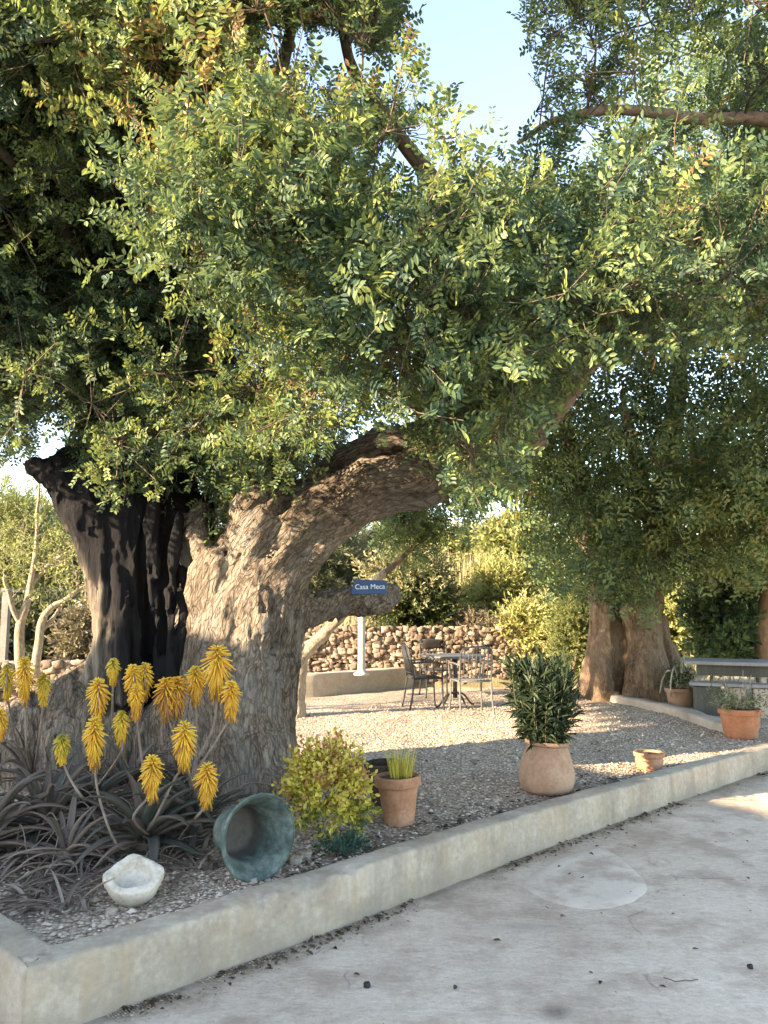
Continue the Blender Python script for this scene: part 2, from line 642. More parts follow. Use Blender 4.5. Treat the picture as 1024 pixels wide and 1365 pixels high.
def mould(x, y):
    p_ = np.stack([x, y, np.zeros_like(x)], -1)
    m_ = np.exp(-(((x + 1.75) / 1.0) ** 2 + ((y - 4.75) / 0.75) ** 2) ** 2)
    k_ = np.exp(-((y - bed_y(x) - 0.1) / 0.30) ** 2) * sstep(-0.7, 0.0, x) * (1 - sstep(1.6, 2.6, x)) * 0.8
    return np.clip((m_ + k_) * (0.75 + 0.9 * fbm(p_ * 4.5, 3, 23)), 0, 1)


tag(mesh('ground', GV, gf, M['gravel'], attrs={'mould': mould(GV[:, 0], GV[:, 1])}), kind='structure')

# ---- loose stones on the gravel (nobody could count them)
ico = np.array([[0, 0, 1], [0.9, 0, 0.15], [0.28, 0.86, 0.1], [-0.73, 0.53, 0.1], [-0.73, -0.53, 0.15], [0.28, -0.86, 0.1], [0, 0, -0.6]], dtype=np.float64)
icf = np.array([[0, 1, 2], [0, 2, 3], [0, 3, 4], [0, 4, 5], [0, 5, 1], [6, 2, 1], [6, 3, 2], [6, 4, 3], [6, 5, 4], [6, 1, 5]])


def scatter(name, pos, size, mat, attr=None, tri=(ico, icf), flat=0.65, rng=RNG, kind='stuff'):
    n = len(pos)
    t, f = tri
    a = rng.uniform(0, 2 * PI, n)
    sx_ = size * rng.uniform(0.7, 1.3, n)
    sy_ = size * rng.uniform(0.7, 1.3, n)
    sz_ = size * flat * rng.uniform(0.6, 1.2, n)
    jit = rng.uniform(0.75, 1.25, (n, len(t), 3))
    V = t[None] * jit
    V = V * np.stack([sx_, sy_, sz_], -1)[:, None, :]
    ca, sa = np.cos(a)[:, None], np.sin(a)[:, None]
    W = np.stack([V[..., 0] * ca - V[..., 1] * sa, V[..., 0] * sa + V[..., 1] * ca, V[..., 2]], -1)
    W = W + pos[:, None, :]
    fa = (f[None] + (np.arange(n) * len(t))[:, None, None]).reshape(-1, f.shape[1])
    at = {'tint': np.repeat(attr if attr is not None else rng.uniform(0, 1, n), len(t))}
    o = mesh(name, W.reshape(-1, 3), fa, mat, smooth=False, attrs=at)
    return tag(o, kind=kind)


m, nt, b = mat_new('gravel_stone')
c = ramp(nt, attr_n(nt, 'tint'), [(0.0, (0.22, 0.155, 0.11)), (0.3, (0.46, 0.355, 0.27)), (0.75, (0.65, 0.53, 0.42)), (1.0, (0.78, 0.69, 0.59))])
nn = noise_tex(nt, coords(nt), 80, 4, 0.6)
c = mixc(nt, 0.25, c, mixc(nt, nn, (0.2, 0.15, 0.12), (1, 0.95, 0.9)), 'MULTIPLY')
nt.links.new(c, b.inputs['Base Color'])
b.inputs['Roughness'].default_value = 0.9
b.inputs['Specular IOR Level'].default_value = 0.2
M['stone'] = m
N = 46000
xs = RNG.uniform(-2.6, 4.6, N)
ts = RNG.uniform(0.0, 1.0, N) ** 1.35 * 6.8
ys = bed_y(xs) + 0.02 + ts
pos = np.stack([xs, ys, bed_z(xs, ys)], -1)
sz = RNG.uniform(0.006, 0.014, N) * np.where(RNG.uniform(0, 1, N) < 0.06, 2.0, 1.0)
den = fbm(pos * np.array([1.2, 1.2, 0]), 3, 31)
cxy = G(345, 1150, 0.2)
far_ = np.hypot(pos[:, 0] - cxy[0], pos[:, 1] - cxy[1] - 0.12) > 0.26
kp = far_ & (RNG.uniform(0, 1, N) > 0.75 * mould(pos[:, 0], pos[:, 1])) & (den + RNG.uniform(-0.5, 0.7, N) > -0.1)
scatter('gravel', pos[kp] + [0, 0, 0.003], sz[kp], M['stone'])

# ---- road: pale brushed concrete drive
gx = np.unique(np.concatenate([np.linspace(-40, -3, 40), np.linspace(-3, 5.5, 240), np.linspace(5.5, 40, 40)]))
gs = np.unique(np.concatenate([np.linspace(0, 4.2, 200), np.linspace(4.2, 26, 40)]))
X, T = np.meshgrid(gx, gs, indexing='ij')
Y = outer_y(np.clip(X, outer[:, 0].min(), outer[:, 0].max())) + 0.09 - T
pz = np.stack([X, Y, np.zeros_like(X)], -1)
Z = road_z(X, Y) + 0.010 * fbm(pz * 1.3, 3, 41) + 0.0035 * fbm(pz * np.array([9, 22, 1]), 3, 42)
RV = np.stack([X, Y, Z], -1).reshape(-1, 3)
ny = len(gs)
a = np.arange(len(gx) - 1)[:, None] * ny
bb = np.arange(ny - 1)[None, :]
rf = np.stack([a + bb, a + bb + 1, a + ny + bb + 1, a + ny + bb], -1).reshape(-1, 4)


def concrete(name, stops, sc=1.0, streak=True, bs=0.5, road=False):
    m, nt, b = mat_new(name)
    v = coords(nt)
    n1 = noise_tex(nt, v, 0.9 * sc, 8, 0.62)
    n2 = noise_tex(nt, v, 45, 6, 0.72)
    mp = nt.nodes.new('ShaderNodeMapping')
    mp.inputs['Rotation'].default_value = (0, 0, math.radians(28))
    mp.inputs['Scale'].default_value = (1.0, 2.6, 1)
    nt.links.new(v, mp.inputs[0])
    n3 = noise_tex(nt, mp.outputs[0], 14, 6, 0.7)
    f = math_n(nt, 'ADD', math_n(nt, 'MULTIPLY', n1, 0.45), math_n(nt, 'ADD', math_n(nt, 'MULTIPLY', n2, 0.27), math_n(nt, 'MULTIPLY', n3, 0.28)))
    c = ramp(nt, f, stops)
    n4 = noise_tex(nt, v, 2.6, 6, 0.7)
    c = mixc(nt, ramp(nt, n4, [(0.47, (0, 0, 0)), (0.62, (0.7, 0.7, 0.7))]), c, (0.39, 0.285, 0.215))
    n5 = noise_tex(nt, v, 120, 3, 0.7)
    c = mixc(nt, ramp(nt, n5, [(0.60, (0, 0, 0)), (0.70, (0.55, 0.55, 0.55))]), c, (0.20, 0.16, 0.13))
    if road:
        dm = math_n(nt, 'MULTIPLY', attr_n(nt, 'drift'), math_n(nt, 'ADD', math_n(nt, 'MULTIPLY', n4, 1.6), -0.15))
        c = mixc(nt, dm, c, mixc(nt, n2, (0.10, 0.08, 0.065), (0.30, 0.24, 0.19)))
        wv = nt.nodes.new('ShaderNodeVectorMath')
        wv.operation = 'ADD'
        nn_ = node(nt, 'ShaderNodeTexNoise', Scale=2.2, Detail=6.0)
        nt.links.new(v, nn_.inputs['Vector'])
        s3 = nt.nodes.new('ShaderNodeVectorMath')
        s3.operation = 'SCALE'
        s3.inputs['Scale'].default_value = 0.5
        nt.links.new(nn_.outputs['Color'], s3.inputs[0])
        nt.links.new(v, wv.inputs[0])
        nt.links.new(s3.outputs[0], wv.inputs[1])
        vo = node(nt, 'ShaderNodeTexVoronoi', Scale=0.55)
        vo.feature = 'DISTANCE_TO_EDGE'
        nt.links.new(wv.outputs[0], vo.inputs['Vector'])
        cr = ramp(nt, vo.outputs['Distance'], [(0.0, (0.6, 0.6, 0.6)), (0.007, (0, 0, 0))])
        c = mixc(nt, math_n(nt, 'MULTIPLY', cr, ramp(nt, n4, [(0.45, (0, 0, 0)), (0.6, (1, 1, 1))])), c, (0.12, 0.09, 0.07))
        c = mixc(nt, math_n(nt, 'MULTIPLY', attr_n(nt, 'spill'), math_n(nt, 'ADD', n2, 0.25)), c, (0.09, 0.075, 0.065))
    nt.links.new(c, b.inputs['Base Color'])
    b.inputs['Roughness'].default_value = 0.88
    b.inputs['Specular IOR Level'].default_value = 0.25
    bump(nt, b, math_n(nt, 'ADD', n2, math_n(nt, 'MULTIPLY', n3, 1.1)), bs, 0.02)
    return m


M['road'] = concrete('road_concrete', [(0.36, (0.40, 0.305, 0.235)), (0.48, (0.59, 0.475, 0.38)), (0.62, (0.76, 0.64, 0.53))], road=True)
M['patch'] = concrete('fresh_concrete', [(0.3, (0.60, 0.50, 0.41)), (0.7, (0.72, 0.62, 0.525))], 1.5, bs=0.2)
dk = outer_y(RV[:, 0]) - RV[:, 1]
drift = np.clip(0.8 * sstep(0.40, 0.0, dk) ** 1.5 + 0.7 * sstep(0.12, 0.0, dk), 0, 1.2)
s1, s2 = G(742, 1350, 0.0), G(700, 1235, 0.0)
spill = 0.9 * np.exp(-((RV[:, 0] - s1[0]) / 0.055) ** 2 - ((RV[:, 1] - s1[1]) / 0.05) ** 2) + 0.35 * np.exp(-((RV[:, 0] - s2[0]) / 0.16) ** 2 - ((RV[:, 1] - s2[1]) / 0.05) ** 2)
tag(mesh('road', RV, rf, M['road'], attrs={'drift': drift, 'spill': spill}), kind='structure')

# smooth repair patch in the drive
pp = [(690, 1178), (735, 1150), (775, 1136), (806, 1131), (835, 1150), (858, 1172), (864, 1190), (840, 1206), (800, 1213), (755, 1209), (715, 1196)]
pc = curve([list(G(px, py, road_z(0, G(px, py, 0)[1]))) for px, py in pp + pp[:1]], 60)[:-1]
pc[:, 2] = road_z(pc[:, 0], pc[:, 1])
cen = pc.mean(0)
rings = [cen + (pc - cen) * s for s in (0.25, 0.5, 0.75, 0.93, 1.0)]
V = np.vstack([cen[None]] + rings)
zz = np.stack([V[:, 0], V[:, 1], np.zeros(len(V))], -1)
V[:, 2] = road_z(V[:, 0], V[:, 1]) + 0.010 * fbm(zz * 1.3, 3, 41) + 0.006
V[-len(pc):, 2] -= 0.012
n = len(pc)
fs = [np.array([[0, 1 + q, 1 + (q + 1) % n] for q in range(n)])]
for r in range(4):
    fs.append(np.array([[1 + r * n + q, 1 + (r + 1) * n + q, 1 + (r + 1) * n + (q + 1) % n, 1 + r * n + (q + 1) % n] for q in range(n)]))
tag(mesh('road_patch', V, fs, M['patch']), kind='structure')

# ---- far ground: one sheet to the horizon, rising behind the stone wall
gx = np.unique(np.concatenate([np.linspace(-900, -60, 20), np.linspace(-60, 60, 90), np.linspace(60, 900, 20)]))
gy = np.unique(np.concatenate([np.linspace(-600, 8, 16), np.linspace(8, 40, 60), np.linspace(40, 120, 25), np.linspace(120, 1500, 20)]))
X, Y = np.meshgrid(gx, gy, indexing='ij')


def land_z(x, y):
    step = sstep(14.25, 14.6, y) * (1 - sstep(2.6, 4.2, x)) * 1.02
    slow = sstep(15, 24, y) * sstep(2.6, 4.2, x) * 1.02
    p = np.stack([x, y, np.zeros_like(x)], -1)
    base = np.where(y < 9, -0.35, 0.12)
    return base + np.maximum(step, slow) + sstep(22, 140, y) * 3.0 + 0.12 * fbm(p * 0.25, 3, 51) * sstep(15, 20, y)


LV = np.stack([X, Y, land_z(X, Y)], -1).reshape(-1, 3)
ny = len(gy)
a = np.arange(len(gx) - 1)[:, None] * ny
bb = np.arange(ny - 1)[None, :]
lf = np.stack([a + bb, a + ny + bb, a + ny + bb + 1, a + bb + 1], -1).reshape(-1, 4)
M['earth'] = stained('dry_earth', [(0.3, (0.12, 0.10, 0.06)), (0.5, (0.24, 0.20, 0.11)), (0.7, (0.36, 0.30, 0.18))], 1.2, 0.95, 0.6, 0.05, 30)
tag(mesh('terrain', LV, lf, M['earth']), kind='structure')

# ---- low concrete retaining wall behind the gravel yard
M['conc_wall'] = stained('rough_concrete', [(0.3, (0.24, 0.20, 0.165)), (0.5, (0.40, 0.34, 0.28)), (0.7, (0.52, 0.46, 0.39))], 2.5, 0.92, 0.5, 0.01, 40)


def wall_mesh(name, path, width, zb, zt, mat, rough=0.012, step=0.06):
    path = np.asarray(path, dtype=np.float64)
    L = np.concatenate([[0], np.cumsum(np.linalg.norm(np.diff(path, axis=0), axis=1))])
    n = int(L[-1] / step) + 2
    s = np.linspace(0, L[-1], n)
    px_ = np.column_stack([np.interp(s, L, path[:, 0]), np.interp(s, L, path[:, 1])])
    nn_ = normals2(px_)
    zt_ = np.interp(s, L, np.broadcast_to(zt, (len(path),)))
    pr = [(0, 0.0), (0, 0.35), (0, 0.7), (0, 0.93), (0.02, 1.0), (0.5, 1.0), (0.98, 1.0), (1, 0.93), (1, 0.0)]
    V = []
    for q in range(n):
        for (u_, h_) in pr:
            xy = px_[q] + nn_[q] * (u_ * width)
            V.append([xy[0], xy[1], zb + (zt_[q] - zb) * h_])
    V = np.array(V)
    d = fbm(V * 4.0, 4, 61)
    V[:, 1] += d * rough
    V[:, 2] += np.where(V[:, 2] > zb + 0.1, d * rough * 1.2, 0)
    m_ = len(pr)
    k_ = np.arange(n - 1)[:, None] * m_
    j_ = np.arange(m_ - 1)[None, :]
    f_ = np.stack([k_ + j_, k_ + m_ + j_, k_ + m_ + j_ + 1, k_ + j_ + 1], -1).reshape(-1, 4)
    caps = [np.arange(m_)[None, :], (np.arange(m_)[::-1] + (n - 1) * m_)[None, :]]
    return mesh(name, V, [f_] + caps, mat)


lw = [G(-200, 948, 0.2), G(180, 938, 0.2), G(420, 928, 0.2), G(560, 915, 0.2), G(700, 906, 0.2), G(790, 903, 0.2)]
o = wall_mesh('retaining_wall', [p[:2] for p in lw], 0.3, 0.1, 0.54, M['conc_wall'])
tag(o, 'low smooth beige concrete wall at the back of the gravel yard', 'wall')

# ---- dry stone wall on the terrace edge: irregular stones fitted over a rubble core
M['wall_stone'] = None
m, nt, b = mat_new('limestone')
c = ramp(nt, attr_n(nt, 'tint'), [(0.0, (0.15, 0.11, 0.085)), (0.5, (0.28, 0.215, 0.17)), (1.0, (0.42, 0.345, 0.28))])
nn = noise_tex(nt, coords(nt), 14, 7, 0.7)
c = mixc(nt, 0.6, c, mixc(nt, nn, (0.3, 0.26, 0.22), (1, 0.96, 0.92)), 'MULTIPLY')
nt.links.new(c, b.inputs['Base Color'])
b.inputs['Roughness'].default_value = 0.95
bump(nt, b, nn, 0.8, 0.03)
M['wall_stone'] = m
M['rubble'] = stained('rubble_core', [(0.3, (0.09, 0.065, 0.05)), (0.7, (0.22, 0.165, 0.125))], 8, 0.95)


def cube_sphere(n=3):
    V, Fc = [], []
    ax = [np.array(v, float) for v in ((1, 0, 0), (-1, 0, 0), (0, 1, 0), (0, -1, 0), (0, 0, 1), (0, 0, -1))]
    for d in ax:
        u = np.array([d[1], d[2], d[0]])
        w_ = np.cross(d, u)
        b0 = len(V)
        for i in range(n + 1):
            for j_ in range(n + 1):
                q = d + u * (2 * i / n - 1) + w_ * (2 * j_ / n - 1)
                V.append(q)
        for i in range(n):
            for j_ in range(n):
                a_ = b0 + i * (n + 1) + j_
                Fc.append([a_, a_ + n + 1, a_ + n + 2, a_ + 1])
    V = np.array(V)
    key = {}
    idx = []
    U = []
    for q in V:
        kk = tuple(np.round(q, 4))
        if kk not in key:
            key[kk] = len(U)
            U.append(q)
        idx.append(key[kk])
    U = np.array(U)
    Fc = np.array([[idx[i] for i in f] for f in Fc])
    return U, Fc


CS, CF = cube_sphere(3)
CS4, CF4 = cube_sphere(5)


def stone(size, seed, power=0.35, tv=(CS, CF)):
    U = tv[0] / (np.linalg.norm(tv[0], axis=1)[:, None] ** (1 - power))
    U = U * np.array(size) * 0.5
    r = np.random.default_rng(seed)
    off = r.uniform(-50, 50, 3)
    d = vnoise(tv[0] * 1.3 + off, 1)
    return U * (1 + 0.30 * d[:, None])


def dry_wall(name, label, p0, p1, zb, zt, seed):
    p0, p1 = np.array(p0[:2]), np.array(p1[:2])
    L = np.linalg.norm(p1 - p0)
    t = (p1 - p0) / L
    nn_ = np.array([-t[1], t[0]])
    rz = math.atan2(t[1], t[0])
    r = np.random.default_rng(seed)
    root = thing(name, label, 'wall', (p0[0], p0[1], zb))
    core = MB()
    c_ = (p0 + p1) / 2 + nn_ * 0.3
    core.add(*box((c_[0], c_[1], (zb + zt - 0.12) / 2), (L, 0.42, zt - 0.12 - zb), rz))
    core.build('core', M['rubble'], root, False)
    mb = MB()
    z = zb
    ca, sa = math.cos(rz), math.sin(rz)
    R = np.array([[ca, -sa, 0], [sa, ca, 0], [0, 0, 1]])
    while z < zt - 0.03:
        h = r.uniform(0.05, 0.105)
        s = r.uniform(-0.2, 0)
        while s < L:
            wd = r.uniform(0.06, 0.18)
            hh = h * r.uniform(0.8, 1.3)
            V = stone((wd * 1.0, r.uniform(0.2, 0.3), hh), int(r.integers(1e6)), 0.85)
            a_ = r.uniform(-0.35, 0.35)
            Rr = np.array([[math.cos(a_), 0, -math.sin(a_)], [0, 1, 0], [math.sin(a_), 0, math.cos(a_)]])
            q = p0 + t * (s + wd / 2) + nn_ * (0.06 + r.uniform(-0.02, 0.03))
            mb.add((V * np.array([1.0, 1, 1.05])) @ Rr.T @ R.T + [q[0], q[1], z + h / 2 + r.uniform(-0.015, 0.015)], CF, r.uniform(0, 1))
            s += wd * 0.93
        z += h * 0.9
    mb.build('stones', M['wall_stone'], root, True, attr='tint')['kind'] = 'stuff'
    return root


dry_wall('dry_stone_wall', 'reddish dry stone wall holding up the terrace behind the table and chairs', P(385, 860, 14.0), P(700, 860, 14.2), 0.1, 1.22, 3)
dry_wall('dry_stone_wall', 'lower rubble stone wall behind the bare saplings', P(-160, 890, 11.0), P(118, 890, 11.0), 0.1, 0.86, 5)

# ---- kerb of the raised bed round the second carob
sw = [G(770, 928, 0.2), G(840, 941, 0.2), G(900, 955, 0.2), G(945, 972, 0.2), G(985, 985, 0.2)]
o = wall_mesh('bed_edging', [p[:2] for p in sw], 0.22, 0.1, 0.30, M['conc_wall'], 0.02)
tag(o, 'low sandy edging in front of the fluted carob trunk', 'edging')

# ---- house added out of view to shade the drive: white walls, tiled roof
M['render'] = stained('white_render', [(0.3, (0.62, 0.58, 0.52)), (0.7, (0.78, 0.75, 0.70))], 1.5, 0.9, 0.2, 0.005)
M['tile'] = stained('roof_tile', [(0.3, (0.26, 0.12, 0.07)), (0.7, (0.42, 0.22, 0.13))], 6, 0.85)
M['door_wood'] = stained('painted_wood', [(0.3, (0.03, 0.07, 0.12)), (0.7, (0.05, 0.10, 0.17))], 6, 0.6)
M['glass'] = stained('window_glass', [(0.3, (0.02, 0.025, 0.03)), (0.7, (0.04, 0.05, 0.06))], 2, 0.08, 0.0, 0.001)
HX, HY = -8.0, 1.05
hs = thing('house', 'white rendered house with tiled roof, added out of view to shade the drive', 'house', (HX - 4, HY - 7, 0))
mb = MB()
mb.add(*box((HX - 4, HY - 7, 1.95), (8, 14, 4.5)))
mb.build('wall', M['render'], hs, False)
mb = MB()
zr = 4.15
V = np.array([[HX + 0.35, HY + 0.1, zr], [HX + 0.35, HY - 14.3, zr], [HX - 4, HY - 14.3, zr + 1.3], [HX - 4, HY + 0.1, zr + 1.3], [HX - 8.35, HY + 0.1, zr], [HX - 8.35, HY - 14.3, zr]])
V = np.vstack([V, V + [0, 0, 0.16]])
mb.add(V, [np.array([[6, 9, 8, 7], [9, 10, 11, 8], [0, 1, 2, 3], [3, 2, 5, 4], [0, 6, 7, 1], [4, 5, 11, 10]]), np.array([[0, 3, 9, 6], [3, 4, 10, 9], [1, 7, 8, 2], [2, 8, 11, 5]])])
mb.build('roof', M['tile'], hs, False)
for q, yy in enumerate((HY - 2.2, HY - 6.5, HY - 10.8)):
    fr = MB().add(*box((HX + 0.03, yy, 1.65 if q != 1 else 1.1), (0.06, 1.2, 1.3 if q != 1 else 2.1))).build('window' if q != 1 else 'door', M['door_wood'], hs, False)
    if q != 1:
        MB().add(*box((HX + 0.075, yy, 1.65), (0.03, 1.0, 1.1))).build('pane', M['glass'], fr, False)
# ================================================================== TREES
def surface_nets(vol, org, h):
    """closed surface of vol<0 as quads"""
    nx, ny, nz = vol.shape
    s = vol < 0
    c = [s[i:nx - 1 + i, j:ny - 1 + j, k:nz - 1 + k] for i in (0, 1) for j in (0, 1) for k in (0, 1)]
    cnt = sum(x.astype(np.int8) for x in c)
    act = (cnt > 0) & (cnt < 8)
    idx = np.full(act.shape, -1, dtype=np.int64)
    ii = np.argwhere(act)
    idx[act] = np.arange(len(ii))
    sump = np.zeros((len(ii), 3))
    num = np.zeros(len(ii))
    cor = [(i, j, k) for i in (0, 1) for j in (0, 1) for k in (0, 1)]
    val = {q: vol[ii[:, 0] + q[0], ii[:, 1] + q[1], ii[:, 2] + q[2]] for q in cor}
    for a in cor:
        for ax in range(3):
            if a[ax] == 0:
                b = list(a)
                b[ax] = 1
                b = tuple(b)
                va, vb = val[a], val[b]
                cr = (va < 0) != (vb < 0)
                t = np.where(cr, va / np.where(cr, va - vb, 1), 0)
                p = np.array(a, float)[None, :] + 0
                p = np.repeat(p, len(ii), 0)
                p[:, ax] += t
                sump += p * cr[:, None]
                num += cr
    V = (ii + sump / num[:, None]) * h + org
    Fs = []
    for ax in range(3):
        sl0 = [slice(None)] * 3
        sl1 = [slice(None)] * 3
        sl0[ax] = slice(0, -1)
        sl1[ax] = slice(1, None)
        a, b = s[tuple(sl0)], s[tuple(sl1)]
        e = np.argwhere(a != b)
        o1, o2 = (ax + 1) % 3, (ax + 2) % 3
        ok = (e[:, o1] > 0) & (e[:, o2] > 0) & (e[:, o1] < vol.shape[o1] - 1) & (e[:, o2] < vol.shape[o2] - 1)
        e = e[ok]
        flip = a[e[:, 0], e[:, 1], e[:, 2]]
        q = []
        for d1, d2 in ((-1, -1), (0, -1), (0, 0), (-1, 0)):
            f = e.copy()
            f[:, o1] += d1
            f[:, o2] += d2
            q.append(idx[f[:, 0], f[:, 1], f[:, 2]])
        q = np.stack(q, 1)
        q[~flip] = q[~flip][:, ::-1]
        Fs.append(q)
    return V, np.concatenate(Fs)


class SDF:
    def __init__(self, lo, hi, h):
        self.h = h
        self.lo = np.array(lo, float)
        n = np.ceil((np.array(hi) - self.lo) / h).astype(int) + 1
        self.n = n
        self.vol = np.full(tuple(n), 1.0, dtype=np.float32)
        self.ax = [self.lo[i] + np.arange(n[i]) * h for i in range(3)]

    def _win(self, lo, hi):
        a = np.clip(np.floor((lo - self.lo) / self.h).astype(int), 0, self.n - 1)
        b = np.clip(np.ceil((hi - self.lo) / self.h).astype(int) + 1, 1, self.n)
        return tuple(slice(a[i], b[i]) for i in range(3))

    def grid(self, w):
        return np.stack(np.meshgrid(*[self.ax[i][w[i]] for i in range(3)], indexing='ij'), -1).astype(np.float32)

    def cap(self, p0, r0, p1, r1, k=0.08, sub=False, sq=None):
        p0, p1 = np.asarray(p0, float), np.asarray(p1, float)
        m = max(r0, r1) + 2 * k + 0.12
        w = self._win(np.minimum(p0, p1) - m, np.maximum(p0, p1) + m)
        g = self.grid(w)
        if g.size == 0:
            return
        d = p1 - p0
        t = np.clip(((g - p0) @ d) / max(d @ d, 1e-9), 0, 1)
        q = g - (p0 + t[..., None] * d)
        if sq is not None:
            q = q * np.array(sq)
        ds = np.linalg.norm(q, axis=-1) - (r0 + (r1 - r0) * t)
        v = self.vol[w]
        if sub:
            ds = -ds
            h = np.clip(0.5 - 0.5 * (v - ds) / k, 0, 1)
            self.vol[w] = v * (1 - h) + ds * h + k * h * (1 - h)
        else:
            h = np.clip(0.5 + 0.5 * (v - ds) / k, 0, 1)
            self.vol[w] = v * (1 - h) + ds * h - k * h * (1 - h)

    def path(self, pts, k=0.08, sub=False, sq=None):
        """pts: (px,py,D,r_px)"""
        W = [(P(a, b, c), r * c / F) for a, b, c, r in pts]
        for (p, r), (q, s) in zip(W[:-1], W[1:]):
            self.cap(p, r, q, s, k, sub, sq)

    def wpath(self, pts, k=0.08, sub=False):
        for a, b in zip(pts[:-1], pts[1:]):
            self.cap(a[:3], a[3], b[:3], b[3], k, sub)

    def noise(self, fn):
        near = np.abs(self.vol) < 0.14
        ii = np.argwhere(near)
        p = self.lo + ii * self.h
        self.vol[near] += fn(p).astype(np.float32)

    def mesh(self):
        return surface_nets(self.vol, self.lo, self.h)


def ridged(p, oct=3, seed=0):
    a, s, t = 1.0, 0.0, 0.0
    for k in range(oct):
        s = s + a * (1 - 2 * np.abs(vnoise(p * (2.1 ** k) + 3.1 * k, seed + k)))
        t += a
        a *= 0.5
    return s / t


def warp(p, s, amt, seed):
    return p + amt * np.stack([vnoise(p * s, seed), vnoise(p * s, seed + 1), vnoise(p * s, seed + 2)], -1)


# ---------------- the old carob
carob = thing('carob_tree', 'huge gnarled old carob with a hollow charred half, arching limb and blue sign', 'tree', G(310, 1050, 0.2))
S = SDF((-3.4, 4.9, 0.0), (2.2, 7.6, 3.5), 0.0165)
kk = 0.10
S.path([(322, 1085, 6.1, 76), (324, 1030, 6.15, 66), (318, 970, 6.2, 67), (320, 890, 6.2, 67), (332, 830, 6.2, 60), (352, 772, 6.2, 50), (388, 720, 6.15, 39), (435, 678, 6.1, 34), (500, 650, 6.0, 33), (560, 640, 5.9, 29), (625, 622, 5.8, 24), (700, 590, 5.7, 20)], kk)
S.path([(375, 735, 6.25, 30), (412, 668, 6.25, 24), (460, 622, 6.25, 22), (512, 597, 6.2, 22), (565, 590, 6.1, 21), (625, 560, 6.0, 20)], 0.05)
S.path([(330, 770, 6.1, 26), (338, 715, 6.02, 27), (346, 682, 6.0, 27), (349, 672, 6.0, 24)], 0.05)
S.path([(392, 815, 6.3, 22), (432, 812, 6.45, 17), (478, 804, 6.5, 14), (505, 798, 6.55, 9), (520, 790, 6.6, 5)], 0.06)
# swellings and root flare
for a in [(280, 860, 6.0, 22), (365, 830, 6.1, 20), (360, 900, 6.05, 26), (290, 940, 5.95, 26), (355, 975, 6.0, 28), (370, 1010, 6.1, 26), (300, 990, 5.9, 20), (420, 730, 6.0, 16), (395, 700, 6.0, 18), (378, 728, 5.95, 14), (470, 672, 5.85, 14), (540, 628, 5.75, 14)]:
    p = P(*a[:3])
    S.cap(p, a[3] * a[2] / F, p + [0.02, 0, 0.05], a[3] * a[2] / F * 0.8, 0.09)
S.path([(275, 960, 6.1, 30), (235, 1010, 6.0, 24), (195, 1050, 5.9, 14)], 0.1)
S.path([(350, 1020, 6.0, 26), (372, 1055, 5.85, 18), (385, 1085, 5.8, 10)], 0.08)
S.path([(305, 1010, 5.9, 26), (298, 1060, 5.7, 18)], 0.08)
# twisted knots between the living trunk and the hollow half
r_ = np.random.default_rng(4)
S.path([(285, 880, 6.25, 22), (268, 830, 6.2, 18), (290, 780, 6.15, 15), (300, 740, 6.2, 13), (318, 705, 6.25, 12), (322, 670, 6.3, 9)], 0.04)
S.path([(262, 880, 6.15, 14), (280, 835, 6.05, 12), (262, 790, 6.1, 11), (276, 750, 6.1, 10), (262, 715, 6.2, 9), (270, 680, 6.3, 8)], 0.03)
S.path([(300, 820, 6.1, 12), (278, 800, 6.0, 9), (268, 765, 6.05, 9), (286, 745, 6.0, 9), (296, 765, 6.0, 8), (285, 790, 6.0, 8)], 0.03)
S.path([(250, 900, 6.2, 16), (244, 840, 6.2, 11), (252, 790, 6.25, 9), (246, 740, 6.3, 8), (250, 700, 6.3, 6)], 0.03)
# broad knobbly base on the far side of the hollow
for a in [(70, 950, 6.3, 36), (30, 965, 6.4, 34), (105, 930, 6.25, 32), (95, 985, 6.1, 34), (140, 960, 6.2, 36), (50, 1000, 6.2, 28), (160, 1000, 6.1, 30), (200, 985, 6.2, 34), (240, 965, 6.2, 36), (120, 900, 6.35, 18)]:
    p = P(*a[:3])
    S.cap(p, a[3] * a[2] / F, p - [0, 0, 0.35], a[3] * a[2] / F * 1.15, 0.08)


# deep folds in the old wood
S.path([(392, 700, 5.95, 7), (425, 655, 5.95, 6), (455, 632, 5.95, 5), (500, 614, 5.95, 4)], 0.03, True)
S.path([(300, 905, 5.65, 6), (318, 850, 5.72, 6), (330, 800, 5.8, 5)], 0.04, True)
S.path([(352, 1000, 5.62, 7), (350, 940, 5.66, 6), (358, 890, 5.72, 5), (372, 840, 5.85, 5)], 0.04, True)
S.path([(280, 990, 5.6, 8), (286, 940, 5.65, 6)], 0.04, True)
S.path([(410, 760, 5.9, 5), (440, 715, 5.85, 6), (490, 690, 5.8, 5), (540, 672, 5.7, 4)], 0.03, True)
S.path([(245, 1030, 5.6, 14), (238, 970, 5.75, 10), (240, 920, 5.9, 8)], 0.05, True)
S.path([(175, 1030, 5.6, 12), (172, 970, 5.8, 10)], 0.05, True)
S.path([(80, 1010, 5.8, 12), (72, 960, 6.0, 9)], 0.05, True)
S.path([(120, 1010, 5.7, 8), (125, 940, 5.95, 7)], 0.04, True)


